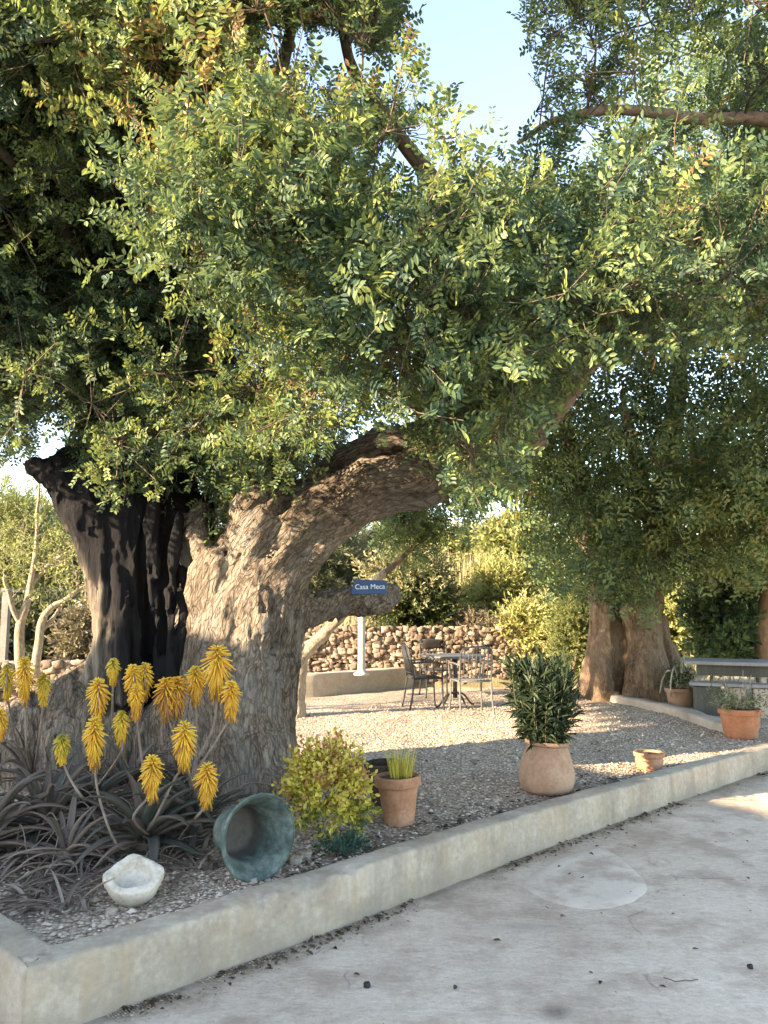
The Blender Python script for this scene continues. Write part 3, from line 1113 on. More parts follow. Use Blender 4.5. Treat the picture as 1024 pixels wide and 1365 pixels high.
SK = curve([P(a, b_, c_) for a, b_, c_ in [(322, 1120, 6.1), (324, 1030, 6.15), (318, 970, 6.2), (320, 890, 6.2), (332, 830, 6.2), (352, 772, 6.2), (388, 720, 6.15), (435, 678, 6.1), (500, 645, 6.0), (560, 632, 5.9), (625, 612, 5.8), (700, 585, 5.7), (780, 545, 5.6)]], 220)
SKT = np.gradient(SK, axis=0)
SKT /= np.linalg.norm(SKT, axis=1)[:, None]
SKS = np.concatenate([[0], np.cumsum(np.linalg.norm(np.diff(SK, axis=0), axis=1))])
u_ = np.array([1.0, 0, 0])
SKU = []
for t_ in SKT:
    u_ = u_ - t_ * (u_ @ t_)
    u_ /= np.linalg.norm(u_)
    SKU.append(u_.copy())
SKU = np.array(SKU)
SKB = np.cross(SKT, SKU)


def flow(p):
    """position in the wood: across the fibres (two) and along them"""
    p = np.asarray(p)
    out = np.zeros((len(p), 3))
    for a in range(0, len(p), 20000):
        q = p[a:a + 20000]
        d2 = ((q[:, None, :] - SK[None, ::2, :]) ** 2).sum(-1)
        i_ = np.argmin(d2, 1) * 2
        r = q - SK[i_]
        out[a:a + 20000] = np.stack([(r * SKU[i_]).sum(1), (r * SKB[i_]).sum(1), SKS[i_] + (r * SKT[i_]).sum(1)], -1)
    return out


def bark_fn(p):
    f = flow(p)
    q = f + 0.07 * np.stack([vnoise(p * 2.2, 71), vnoise(p * 2.2, 72), vnoise(p * 2.2, 73)], -1)
    big = fbm(p * np.array([3.0, 3.0, 2.2]), 3, 72)
    fold = ridged(q * np.array([6.5, 6.5, 1.1]), 2, 73)
    rid = ridged(q * np.array([17, 17, 3.2]), 2, 77)
    kn = vnoise(p * 3.1, 90)
    return 0.055 * big - 0.050 * fold - 0.017 * rid + 0.006 * fbm(p * 30, 2, 74) - 0.05 * np.maximum(0, kn - 0.45)


S.noise(bark_fn)
V, Q = S.mesh()
V = V + 0.004 * fbm(V * 60, 2, 75)[:, None]
mesh('trunk', V, Q, M['bark'], carob, attrs={'flow': flow(V)})
del S

# the charred, hollow half
S = SDF((-3.5, 5.2, 0.2), (-0.9, 7.5, 4.2), 0.017)
S.path([(150, 930, 6.15, 26), (152, 860, 6.15, 22), (150, 800, 6.2, 22), (138, 745, 6.2, 22), (112, 690, 6.2, 22), (72, 632, 6.2, 16), (48, 622, 6.2, 9)], 0.05)
S.path([(172, 900, 6.3, 24), (168, 800, 6.3, 26), (150, 710, 6.3, 28), (118, 655, 6.3, 26), (84, 622, 6.25, 16)], 0.05)
S.path([(205, 760, 6.45, 30), (168, 680, 6.4, 34), (128, 640, 6.35, 26), (92, 608, 6.3, 10)], 0.05)
S.path([(215, 930, 6.65, 40), (222, 800, 6.6, 42), (225, 700, 6.6, 42), (215, 640, 6.6, 36)], 0.05)
S.path([(250, 900, 6.6, 30), (256, 760, 6.6, 26), (262, 680, 6.6, 20)], 0.05)
# dead-wood ribbons standing in the hollow
for pts in [[(168, 930, 6.02, 9), (165, 860, 6.0, 9), (160, 800, 6.05, 8), (152, 760, 6.1, 6)],
            [(182, 930, 6.1, 10), (180, 850, 6.12, 10), (178, 760, 6.2, 8), (172, 700, 6.25, 6)],
            [(212, 930, 6.1, 6), (210, 850, 6.08, 6), (208, 770, 6.1, 6), (202, 700, 6.15, 5), (206, 655, 6.2, 5)],
            [(226, 930, 6.08, 6), (228, 860, 6.05, 5), (226, 790, 6.08, 6), (234, 730, 6.1, 6), (238, 690, 6.15, 4)],
            [(240, 940, 6.1, 8), (238, 880, 6.08, 6), (243, 820, 6.1, 5), (240, 760, 6.2, 5)],
            [(134, 900, 6.1, 10), (138, 830, 6.08, 9), (140, 780, 6.08, 8), (132, 745, 6.1, 6)],
            [(120, 905, 6.12, 12), (132, 860, 6.1, 8), (134, 800, 6.12, 6)]]:
    S.path(pts, 0.02)
# carve the hollow and slots between the ribbons
S.path([(197, 930, 6.15, 9), (195, 820, 6.15, 9), (193, 740, 6.2, 8), (188, 690, 6.25, 7)], 0.02, True)
S.path([(219, 930, 6.2, 7), (219, 800, 6.2, 8), (220, 700, 6.2, 8)], 0.02, True)
# standing limb that goes up into the crown
S.path([(165, 700, 6.45, 40), (150, 620, 6.45, 38), (146, 540, 6.5, 34), (138, 470, 6.5, 30)], 0.08)
S.path([(225, 700, 6.6, 34), (232, 620, 6.7, 28), (246, 540, 6.8, 24)], 0.08)


def dead_fn(p):
    q = warp(p, 3.0, 0.06, 81)
    # fibres follow the wood upward
    return 0.045 * fbm(q * np.array([4, 4, 1.6]), 2, 82) - 0.036 * ridged(q * np.array([16, 16, 1.1]), 3, 83) + 0.008 * fbm(p * np.array([34, 34, 9]), 2, 84)


S.noise(dead_fn)
V, Q = S.mesh()
px, py, _ = proj(V)
line = (px - 134) * 3.0 + np.where(py < 785, (785 - py) * 2.2, (785 - py) * 0.5) + 20 * fbm(V * np.array([7, 7, 3]), 4, 85) + 85 * fbm(V * np.array([38, 38, 2.2]), 4, 86)
char = sstep(-75, 35, line)
char = np.maximum(char, sstep(0.2, 0.5, V[:, 1] - 6.05) * 0.9 * sstep(-120, -20, (px - 150)))
mesh('hollow_trunk', V, Q, M['dead'], carob, attrs={'char': char})
del S

# ---------------- leaves
LEAF_V = np.array([[0, 0, 0], [0.20, 0.28, 0.05], [0.23, 0.66, 0.06], [0, 1.0, -0.06], [-0.23, 0.66, 0.06], [-0.20, 0.28, 0.05]])
LEAF_F = np.array([[0, 1, 2, 3], [0, 3, 4, 5]])
LANCE_V = np.array([[0, 0, 0], [0.085, 0.3, 0.02], [0.075, 0.65, 0.0], [0, 1.0, -0.10], [-0.075, 0.65, 0.0], [-0.085, 0.3, 0.02]])


def rot_from(yd, zd):
    y = yd / (np.linalg.norm(yd, axis=-1, keepdims=True) + 1e-9)
    x = np.cross(y, zd)
    x = x / (np.linalg.norm(x, axis=-1, keepdims=True) + 1e-9)
    z = np.cross(x, y)
    return np.stack([x, y, z], -1)


def compound_leaf(rng, L=0.15, pairs=4, ll=0.058):
    """pinnate carob leaf along +y: list of (R,pos,size)"""
    out = []
    for k in range(pairs):
        t = 0.22 + 0.72 * k / (pairs - 1)
        for s in (-1, 1):
            a = math.radians(62 + rng.uniform(-12, 12))
            d = np.array([s * math.sin(a), math.cos(a), rng.uniform(-0.25, 0.25)])
            R = rot_from(d, np.array([rng.uniform(-0.3, 0.3), rng.uniform(-0.3, 0.3), 1.0]))
            out.append((R, np.array([0, t * L, -0.10 * L * t * t]), ll * rng.uniform(0.8, 1.15) * (0.8 + 0.3 * t)))
    return out


def make_shoot(rng, n_leaf=6, length=0.26, L=0.15, pairs=4, ll=0.058):
    """leafy twig along +z: leaf transforms and stem polyline"""
    out = []
    ph = rng.uniform(0, 6)
    for k in range(n_leaf):
        t = (k + 0.5) / n_leaf
        az = ph + k * 2.4
        el = math.radians(25 + 48 * t + rng.uniform(-15, 15))
        d = np.array([math.cos(az) * math.cos(el), math.sin(az) * math.cos(el), math.sin(el)])
        B = rot_from(d, np.array([0, 0, 1.0]) + 0.3 * rng.normal(size=3))
        o = np.array([0.02 * rng.normal(), 0.02 * rng.normal(), t * length])
        lt = compound_leaf(rng, L * rng.uniform(0.75, 1.15), pairs, ll)
        sh = rng.uniform(-0.5, 0.5)
        for R, p, s in lt:
            out.append((B @ R, o + B @ p, s, sh))
    return out


def bake(leaves, tv=LEAF_V, tf=LEAF_F, wide=1.0):
    t = tv * np.array([wide, 1, 1])
    V = np.concatenate([(t * s) @ R.T + p for R, p, s, _ in leaves])
    n = len(leaves)
    Fc = (tf[None] + (np.arange(n) * len(tv))[:, None, None]).reshape(-1, 4)
    sh = np.repeat(np.array([l[3] for l in leaves]), len(tv))
    return V, Fc, sh


def instance(templates, pos, up, scale, tint, rng, spin=None, jitter=0.34):
    """place baked shoot templates; returns V,F,tint"""
    Vs, Fs, Ts = [], [], []
    n0 = 0
    which = rng.integers(0, len(templates), len(pos))
    for k, (tv, tf, sh) in enumerate(templates):
        s = np.where(which == k)[0]
        if not len(s):
            continue
        u = up[s] / (np.linalg.norm(up[s], axis=1, keepdims=True) + 1e-9)
        rx = rng.normal(size=(len(s), 3))
        x = np.cross(u, rx)
        x /= np.linalg.norm(x, axis=1, keepdims=True) + 1e-9
        y = np.cross(u, x)
        R = np.stack([x, y, u], -1)
        W = np.einsum('nij,vj->nvi', R, tv) * scale[s][:, None, None] + pos[s][:, None, :]
        m = len(tv)
        Vs.append(W.reshape(-1, 3).astype(np.float32))
        Fs.append((tf[None] + (np.arange(len(s)) * m)[:, None, None] + n0).reshape(-1, 4))
        per = m // len(LEAF_V)
        jl = np.repeat(rng.normal(0, jitter * 0.5, (len(s), per)), len(LEAF_V), axis=1)
        Ts.append(np.clip(tint[s][:, None] + jitter * sh[None, :] + jl, 0.0, np.where(tint[s] > 0.76, 1.0, 0.90)[:, None]).ravel())
        n0 += len(s) * m
    return np.concatenate(Vs), np.concatenate(Fs), np.concatenate(Ts)


r1 = np.random.default_rng(101)
SHOOTS = [bake(make_shoot(r1, 6, 0.21, 0.11, 4, 0.041)) for _ in range(9)]
SHOOTS_BIG = [bake(make_shoot(r1, 6, 0.30, 0.17, 4, 0.066)) for _ in range(5)]
SHOOTS_FAR = [bake(make_shoot(r1, 5, 0.30, 0.20, 3, 0.072)) for _ in range(5)]
# single leaves spread along a twig
def bush_shoot(rng, n=14, length=0.3, ll=0.06, wide=1.0, tv=LEAF_V, el0=20, el1=60):
    out = []
    for k in range(n):
        t = (k + 0.3) / n
        az = k * 2.4 + rng.uniform(-0.4, 0.4)
        el = math.radians(el0 + (el1 - el0) * t + rng.uniform(-20, 20))
        d = np.array([math.cos(az) * math.cos(el), math.sin(az) * math.cos(el), math.sin(el)])
        out.append((rot_from(d, np.array([0, 0, 1.0]) + 0.5 * rng.normal(size=3)), np.array([0, 0, t * length]) + rng.normal(0, 0.01, 3), ll * rng.uniform(0.7, 1.2), rng.uniform(-0.5, 0.5)))
    return bake(out, tv, LEAF_F, wide)


def in_poly(px, py, poly):
    poly = np.asarray(poly, float)
    x0, y0 = poly[:, 0], poly[:, 1]
    x1, y1 = np.roll(x0, -1), np.roll(y0, -1)
    c = np.zeros(px.shape, bool)
    for a, b, c0, d in zip(x0, y0, x1, y1):
        if b == d:
            continue
        hit = ((b > py) != (d > py)) & (px < (c0 - a) * (py - b) / (d - b) + a)
        c ^= hit
    return c


def grow(limbs, targets, rng, r_tip=0.006, sag=0.12, taper=0.0016):
    """branches from the nearest limb or branch out to every target; limbs: list of (pts, radii)"""
    nodes = [p for pts, _ in limbs for p in pts]
    rads = [r for _, rr in limbs for r in rr]
    nodes = np.array(nodes)
    rads = np.array(rads)
    mb = MB()
    dist = np.array([np.min(np.linalg.norm(nodes - t, axis=1)) for t in targets])
    for k in np.argsort(dist):
        t = targets[k]
        d = np.linalg.norm(nodes - t, axis=1) * (1 + 0.25 * (nodes[:, 2] > t[2] + 0.3))
        j = int(np.argmin(d))
        a = nodes[j]
        L = np.linalg.norm(t - a)
        if L < 0.05:
            continue
        mid = (a + t) / 2 + rng.normal(0, 0.07 * L, 3) + np.array([0, 0, sag * L])
        m2 = a * 0.2 + t * 0.8 + rng.normal(0, 0.06 * L, 3) + np.array([0, 0, 0.05 * L])
        c = curve([a, mid, m2, t], max(5, int(L / 0.12)))
        ra = min(rads[j] * 0.75, r_tip + 0.013 * L)
        rr = np.linspace(ra, r_tip, len(c))
        mb.add(*tube(c, rr, 6, False))
        nodes = np.vstack([nodes, c[1:]])
        rads = np.concatenate([rads, rr[1:]])
    return mb


def limb(pts, n=24):
    """(px,py,D,r_px) -> smooth world path and radii"""
    W = np.array([P(a, b, c) for a, b, c, r in pts])
    R = np.array([[r * c / F, 0, 0] for a, b, c, r in pts])
    return curve(W, n), np.maximum(curve(R, n)[:, 0], 0.008)


# ---------------- crown of the old carob
limbs = [limb([(150, 600, 6.45, 36), (142, 470, 6.5, 28), (125, 350, 6.4, 22), (110, 200, 6.2, 16), (120, 30, 6.0, 12), (160, -140, 5.8, 8)]),
         limb([(246, 560, 6.8, 22), (270, 440, 6.6, 18), (300, 300, 6.2, 14), (360, 150, 5.6, 10), (400, 0, 5.2, 8)]),
         limb([(612, 568, 6.0, 20), (640, 430, 6.0, 19), (610, 300, 5.7, 15), (540, 190, 5.4, 11), (480, 110, 5.2, 9), (455, 40, 5.1, 7), (440, -60, 5.0, 5)]),
         limb([(690, 594, 5.7, 20), (760, 520, 5.6, 15), (840, 400, 5.5, 13), (915, 320, 5.4, 10), (980, 220, 5.3, 8), (1100, 90, 5.2, 6)]),
         limb([(640, 430, 6.0, 14), (590, 380, 5.0, 10), (470, 330, 4.2, 7), (380, 290, 3.7, 4)]),
         limb([(130, 400, 6.4, 20), (0, 330, 6.0, 15), (-150, 250, 5.5, 11), (-320, 180, 5.2, 8)]),
         limb([(140, 420, 6.45, 18), (90, 320, 5.6, 12), (20, 220, 4.8, 8), (-60, 150, 4.2, 6)]),
         limb([(300, 300, 6.2, 12), (250, 180, 5.2, 9), (200, 80, 4.6, 6), (190, -60, 4.2, 5)]),
         limb([(1330, 190, 4.9, 12), (1200, 180, 4.9, 11), (1080, 168, 4.9, 10), (1000, 158, 4.9, 9), (940, 160, 4.9, 8.5), (870, 150, 4.9, 8), (800, 148, 4.9, 7), (735, 162, 4.9, 5), (690, 190, 4.9, 3)]),
         limb([(790, 480, 5.55, 12), (850, 380, 5.0, 11), (900, 335, 4.9, 9), (950, 300, 4.8, 7), (1050, 260, 4.8, 6)])]
gaps = [[(522, -50), (532, 60), (540, 110), (575, 108), (630, 150), (655, 200), (700, 165), (690, 95), (680, 40), (700, 0), (705, -50)],
        [(340, 40), (395, 60), (440, 50), (500, 95), (520, 70), (500, 150), (440, 118), (385, 122), (345, 108)],
        [(440, 225), (462, 210), (470, 245), (440, 255)],
        [(505, 210), (540, 205), (545, 250), (515, 260)],
        [(790, 170), (830, 168), (845, 185), (812, 195)],
        [(722, 240), (750, 236), (752, 256), (724, 262)],
        [(838, 250), (875, 218), (885, 235), (858, 262)],
        [(660, 360), (690, 350), (700, 390), (668, 400)],
        [(400, 160), (432, 150), (440, 185), (405, 190)],
        [(404, 305), (425, 300), (428, 330), (406, 335)],
        [(815, 40), (850, 30), (850, 70), (820, 70)],
        [(735, 60), (765, 50), (770, 90), (742, 100)], [(905, 70), (940, 62), (950, 95), (915, 100)], [(870, 115), (920, 110), (925, 140), (875, 140)], [(960, 20), (1000, 10), (1010, 50), (965, 55)],
        [(770, 190), (800, 200), (790, 235), (765, 225)], [(640, 225), (668, 215), (675, 245), (645, 252)], [(920, 190), (950, 185), (955, 210), (925, 215)], [(590, 190), (618, 205), (605, 230), (585, 220)]]
# lowest leaf height along the picture (photo px): the crown's uneven skirt
skirt = np.array([(-900, 500), (-300, 540), (-60, 560), (0, 625), (45, 590), (75, 520), (105, 545), (125, 640), (190, 660), (262, 650), (300, 690), (335, 640), (372, 640), (415, 592), (452, 545), (500, 538), (560, 570), (588, 600), (612, 645), (640, 672), (668, 640), (690, 560), (760, 480), (840, 450), (930, 450), (1024, 440), (1400, 420)], float)


def in_gap(px, py):
    g = np.zeros(px.shape, bool)
    for q in gaps:
        g |= in_poly(px, py, q)
    return g


def near_gap(px, py):
    g = in_gap(px, py)
    for dx, dy in ((16, 0), (-16, 0), (0, 16), (0, -16)):
        g |= in_gap(px + dx, py + dy)
    return g


rc = np.random.default_rng(2024)
C0 = np.array([-0.6, 6.1, 4.4])
RAD = np.array([5.4, 3.7, 3.3])
n = 24000
u = rc.normal(size=(n, 3))
u /= np.linalg.norm(u, axis=1)[:, None]
rr = rc.uniform(0.30, 1.0, n) ** 0.6
c = C0 + u * RAD * rr[:, None] * (1 + 0.16 * fbm(u * 2.2, 2, 91))[:, None]
px, py, d = proj(c)
seen = (px > -60) & (px < 1084) & (py > -60) & (d > 2.0)
low = np.interp(px, skirt[:, 0], skirt[:, 1]) - 40
low = low + np.where((d > 6.35) & (px > 280) & (px < 620), 75, 0)
ok = (py < low) & (d > 3.7) & (c[:, 2] > 2.0)
# let a low sun in: nothing hangs in front of the trunk on the sunny side below about 3.4 m
ok &= ~((c[:, 0] < -2.4) & (c[:, 2] < 3.1 + 0.25 * np.maximum(0, -2.4 - c[:, 0])))
ok &= ~near_gap(px, py)
# front of the crown lies further back on the shaded side
ok &= ~((px < 335) & (d < 4.1)) & ~((px < 335) & (py > 110) & (d < 4.9))
sline = c[:, 1] - 0.478 * c[:, 0]
west = (c[:, 0] < -2.0) & (sline > 4.95) & (c[:, 2] > 3.0)  # unseen lobe of the crown, kept dense to shade its visible left
ok &= ~((px < 390) & (py > 320) & (d < 5.2))
# open, airy top right
airy = (px > 520) & (py < 300)
ok &= ~(airy & (rc.uniform(0, 1, n) < 0.90))
ok &= ~(airy & (d > 6.4))
ok &= seen | west | (rc.uniform(0, 1, n) < 0.30)
ok &= ~(~seen & (c[:, 0] < -1.5) & (sline < 4.95) & (sline > 3.2))
# the low sun comes in under the skirt and reaches the trunk and the arching limb
sunny = [(240, 930), (262, 820), (300, 735), (325, 680), (350, 650), (405, 640), (440, 590), (500, 560), (570, 575), (600, 600), (600, 650), (560, 680), (480, 690), (440, 720), (400, 800), (370, 870)]


def sunpath(q):
    t = (6.0 - q[:, 1]) / TRAVEL[1]
    e = q + t[:, None] * np.array([TRAVEL[0], TRAVEL[1], -math.tan(ELEV)])
    a, b_, _ = proj(e)
    return (t > 0.15) & in_poly(a, b_, sunny)


hit = sunpath(c)
for o in ((0.26, 0, 0), (-0.26, 0, 0), (0, 0, 0.26), (0, 0, -0.26)):
    hit |= sunpath(c + np.array(o))
ok &= ~(hit & (rc.uniform(0, 1, n) < 0.97))
ok &= ~(c[:, 1] > 7.5)
lm = np.abs(py - np.interp(px, [690, 735, 870, 1024], [190, 162, 150, 162]))
ok &= ~((px > 690) & (lm < 44) & (d < 5.1))
c = c[ok]
# thin to an even spacing
keep = np.zeros((0, 3))
for q in c:
    if not len(keep) or np.min(np.sum((keep - q) ** 2, 1)) > 0.30 ** 2:
        keep = np.vstack([keep, q])
# the sprays that hang out towards the drive
near = [(300, 215, 3.7), (340, 250, 3.6), (262, 300, 3.45), (300, 300, 3.45), (345, 315, 3.5), (245, 265, 3.55), (380, 240, 3.7), (310, 345, 3.4), (400, 300, 3.7), (350, 190, 3.8), (415, 210, 3.8), (160, 115, 4.0), (200, 95, 4.0), (225, 130, 4.0), (250, 90, 4.1), (180, 80, 4.1), (500, 740, 6.9), (520, 715, 6.9), (545, 700, 6.8), (490, 715, 7.1), (535, 735, 6.9), (650, 585, 5.3), (690, 560, 5.2), (730, 535, 5.15), (760, 500, 5.1), (790, 470, 5.1), (700, 520, 5.2), (660, 545, 5.3), (740, 570, 5.3), (625, 610, 5.5), (775, 540, 5.2), (810, 500, 5.1)]
keep = np.vstack([keep, [P(*q) for q in near]])
# the thick dark mass round the standing limb
rf_ = np.random.default_rng(606)
deep = [P(rf_.uniform(-60, 400), rf_.uniform(190, 575), rf_.uniform(6.05, 7.4)) for _ in range(190)] + [P(rf_.uniform(-60, 330), rf_.uniform(190, 520), rf_.uniform(5.4, 6.0)) for _ in range(40)]
deep = [q for q in deep if proj(q)[1] < np.interp(proj(q)[0], skirt[:, 0], skirt[:, 1]) - 25]
keep = np.vstack([keep, deep])
CL = keep
print('carob clumps', len(CL))
pos, upv, tint, sc_, cen_ = [], [], [], [], []
for q in CL:
    ppx, ppy, dd = proj(q)
    out = (q - C0) / RAD
    out /= np.linalg.norm(out) + 1e-9
    inview = -60 < ppx < 1084 and ppy > -60
    mk = 24 if inview else 12
    if 520 < ppx < 1084 and ppy < 260:
        mk = 15
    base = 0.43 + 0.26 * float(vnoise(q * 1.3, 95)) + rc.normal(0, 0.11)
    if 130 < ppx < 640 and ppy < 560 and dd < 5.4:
        base += 0.13  # sunlit look of the crown's centre put into the leaf tint
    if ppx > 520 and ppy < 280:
        base += 0.08  # lighter tint stands in for sunlight on the top right leaves
    for _ in range(mk):
        o = rc.normal(0, 0.155, 3)
        pos.append(q + o)
        cen_.append(q)
        upv.append(out * 0.9 + o * 4.0 + np.array([0, 0, 0.55]) + rc.normal(0, 0.35, 3))
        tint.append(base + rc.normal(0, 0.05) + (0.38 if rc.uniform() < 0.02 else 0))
        sc_.append(rc.uniform(0.75, 1.15) * (1.0 if inview else 1.5))
pos, upv, tint, sc_ = map(np.array, (pos, upv, tint, sc_))
px, py, d = proj(pos)
low = np.interp(px, skirt[:, 0], skirt[:, 1]) + np.where((d > 6.35) & (px > 280) & (px < 620), 75, 0)
ok = ~(sunpath(pos) & (rc.uniform(0, 1, len(px)) < 0.9)) & (py < low - 8) & ~(near_gap(px, py) & (rc.uniform(0, 1, len(px)) < 0.995)) & (d > 2.2)
pos, upv, tint, sc_, cen_ = pos[ok], upv[ok], tint[ok], sc_[ok], np.array(cen_)[ok]
print('carob shoots', len(pos))
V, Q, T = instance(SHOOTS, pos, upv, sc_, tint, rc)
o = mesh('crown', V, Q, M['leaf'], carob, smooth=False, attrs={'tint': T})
mb = grow(limbs, CL, rc)


def twigs(mb, a, b, c, r0=0.0042, r1=0.0022):
    """thin three-sided twigs a-b-c, many at once"""
    n_ = len(a)
    t = c - a
    t /= np.linalg.norm(t, axis=1)[:, None] + 1e-9
    x = np.cross(t, np.array([0.31, 0.57, 0.76]))
    x /= np.linalg.norm(x, axis=1)[:, None] + 1e-9
    y = np.cross(t, x)
    R_ = []
    for p_, r_ in ((a, r0), (b, (r0 + r1) / 2), (c, r1)):
        for k in range(3):
            an_ = k * 2 * PI / 3
            R_.append(p_ + r_ * (math.cos(an_) * x + math.sin(an_) * y))
    V_ = np.stack(R_, 1).reshape(-1, 3)
    f_ = np.array([[s_ * 3 + k, s_ * 3 + (k + 1) % 3, s_ * 3 + 3 + (k + 1) % 3, s_ * 3 + 3 + k] for s_ in range(2) for k in range(3)])
    mb.add(V_, (f_[None] + (np.arange(n_) * 9)[:, None, None]).reshape(-1, 4))


un = upv / (np.linalg.norm(upv, axis=1)[:, None] + 1e-9)
twigs(mb, cen_, pos, pos + un * (0.22 * sc_)[:, None])
for k, (c_, r_) in enumerate(limbs):
    if k != 8:
        c_ = c_ + 0.02 * np.stack([vnoise(c_ * 3, 5), vnoise(c_ * 3, 6), vnoise(c_ * 3, 7)], -1)
        mb.add(*tube(c_, r_, 10))
mb.build('branches', M['twig'], carob)
MB().add(*tube(limbs[8][0] + 0.015 * np.stack([vnoise(limbs[8][0] * 5, 5), vnoise(limbs[8][0] * 5, 6), vnoise(limbs[8][0] * 5, 7)], -1), limbs[8][1], 10)).build('limb', M['branch_pink'], carob)

# hanging brown pods
mb = MB()
for (a, b_, D, nn_) in [(742, 436, 4.6, 5), (868, 462, 4.6, 4), (872, 448, 4.6, 3), (905, 285, 4.7, 6), (740, 160, 4.8, 4), (575, 385, 4.8, 5), (318, 262, 3.6, 4)]:
    q0 = P(a, b_, D)
    for _ in range(nn_):
        q = q0 + rc.normal(0, 0.035, 3)
        ln = rc.uniform(0.08, 0.13)
        e = q + np.array([rc.normal(0, 0.03), rc.normal(0, 0.03), -ln])
        m_ = (q + e) / 2 + rc.normal(0, 0.012, 3)
        mb.add(*tube(curve([q, m_, e], 6), [0.003, 0.009, 0.011, 0.011, 0.009, 0.003], 6))
mb.build('seed_pods', M['pod'], carob)['kind'] = 'stuff'

# ---------------- second carob, further back
tree2 = thing('carob_tree', 'fluted old carob trunk with a dark cleft beside the grey bench', 'tree', G(845, 930, 0.2))
S = SDF((2.3, 11.0, 0.0), (6.3, 13.6, 4.2), 0.024)
S.path([(806, 935, 12.1, 24), (806, 890, 12.1, 21), (808, 840, 12.2, 17), (802, 790, 12.2, 15), (796, 740, 12.2, 14)], 0.06)
S.path([(858, 935, 12.0, 34), (856, 890, 12.0, 29), (854, 840, 12.1, 22), (858, 800, 12.2, 20), (872, 740, 12.3, 17)], 0.07)
S.path([(832, 930, 12.3, 18), (830, 880, 12.4, 14), (832, 820, 12.5, 14)], 0.05)
S.path([(884, 930, 12.4, 18), (882, 880, 12.5, 15), (874, 830, 12.5, 14)], 0.05)
S.path([(902, 932, 12.2, 15), (900, 900, 12.2, 14), (890, 866, 12.3, 8), (884, 850, 12.3, 4)], 0.04)
S.path([(786, 930, 12.2, 16), (794, 890, 12.2, 14), (800, 850, 12.2, 10)], 0.05)
for a in [(845, 828, 11.9, 9), (858, 822, 11.85, 9), (850, 918, 11.8, 14), (872, 920, 11.9, 14), (812, 922, 11.9, 12), (838, 815, 11.9, 7)]:
    p = P(*a[:3])
    S.cap(p, a[3] * a[2] / F, p + [0.02, 0, 0.1], a[3] * a[2] / F * 0.7, 0.08)
S.path([(878, 925, 12.0, 4), (875, 880, 12.1, 5), (872, 845, 12.1, 5)], 0.03, True)


S.path([(826, 935, 11.9, 10), (824, 880, 11.95, 12), (822, 785, 12.05, 12)], 0.025, True)
S.path([(840, 880, 11.75, 3), (836, 820, 11.85, 3)], 0.03, True)
S.path([(888, 935, 12.0, 10), (884, 880, 12.1, 11), (877, 825, 12.15, 9)], 0.025, True)


def bark2(p):
    q = warp(p, 1.6, 0.12, 171)
    return 0.05 * fbm(q * np.array([2.2, 2.2, 1.0]), 3, 172) - 0.06 * ridged(q * np.array([5, 5, 1.0]), 3, 173) + 0.012 * fbm(p * 16, 2, 174)


S.noise(bark2)
V, Q = S.mesh()
mesh('trunk', V, Q, M['bark_far'], tree2)
del S
limbs2 = [limb([(798, 760, 12.2, 15), (775, 640, 11.8, 12), (740, 520, 11.0, 9), (720, 380, 10.5, 6)]),
          limb([(872, 740, 12.3, 16), (890, 620, 12.2, 14), (905, 480, 11.8, 11), (900, 330, 11.2, 7)]),
          limb([(885, 650, 12.2, 12), (980, 560, 11.6, 9), (1080, 470, 11.2, 7)]),
          limb([(798, 740, 12.2, 11), (740, 680, 12.8, 8), (690, 600, 13, 6)]),
          limb([(872, 720, 12.3, 11), (850, 620, 10.8, 9), (830, 540, 9.6, 6)])]
skirt2 = np.array([(560, 600), (620, 655), (648, 650), (672, 672), (700, 690), (716, 740), (732, 782), (758, 785), (790, 768), (815, 780), (845, 798), (868, 795), (884, 768), (905, 752), (940, 770), (975, 760), (1010, 775), (1200, 760)], float)
C2 = P(880, 430, 12.2)
R2 = np.array([4.3, 3.9, 4.4])
n = 6500
u = rc.normal(size=(n, 3))
u /= np.linalg.norm(u, axis=1)[:, None]
c = C2 + u * R2 * (rc.uniform(0.45, 1.0, n) ** 0.6)[:, None] * (1 + 0.2 * fbm(u * 2.4, 2, 191))[:, None]
px, py, d = proj(c)
g2 = [[(655, 655), (705, 640), (712, 690), (660, 700)]] + gaps
ok = (py < np.interp(px, skirt2[:, 0], skirt2[:, 1]) + 4) & (px > 600) & (d < 14.2)
for q in g2:
    ok &= ~in_poly(px, py, q)
ok &= ~((px < 820) & (py < 250)) & ~((py < 330) & (rc.uniform(0, 1, len(px)) < 0.88))
c = c[ok]
keep = []
for q in c:
    if all(np.linalg.norm(q - k) > 0.42 for k in keep):
        keep.append(q)
keep += [P(a, b_, D_) for a, b_, D_ in [(745, 755, 10.8), (770, 750, 10.9), (795, 745, 10.9), (820, 755, 10.9), (845, 772, 10.9), (868, 765, 10.9), (780, 740, 10.7), (815, 755, 10.7), (850, 765, 10.7), (885, 755, 10.8), (905, 735, 10.8), (930, 745, 10.8), (960, 745, 10.8), (990, 750, 10.8), (725, 755, 10.9), (800, 745, 11.2), (840, 735, 11.2)]]
CL2 = np.array(keep)
print('tree2 clumps', len(CL2))
pos, upv, tint, sc_ = [], [], [], []
for q in CL2:
    out = (q - C2) / R2
    base = 0.50 + 0.26 * float(vnoise(q * 0.9, 195)) + rc.normal(0, 0.06)
    for _ in range(13):
        o = rc.normal(0, 0.30, 3)
        pos.append(q + o)
        upv.append(out * 0.7 + o * 1.6 + np.array([0, 0, 0.3]) + rc.normal(0, 0.35, 3))
        tint.append(base + rc.normal(0, 0.06) + (0.3 if rc.uniform() < 0.015 else 0))
        sc_.append(rc.uniform(0.8, 1.2))
pos, upv, tint, sc_ = map(np.array, (pos, upv, tint, sc_))
px, py, d = proj(pos)
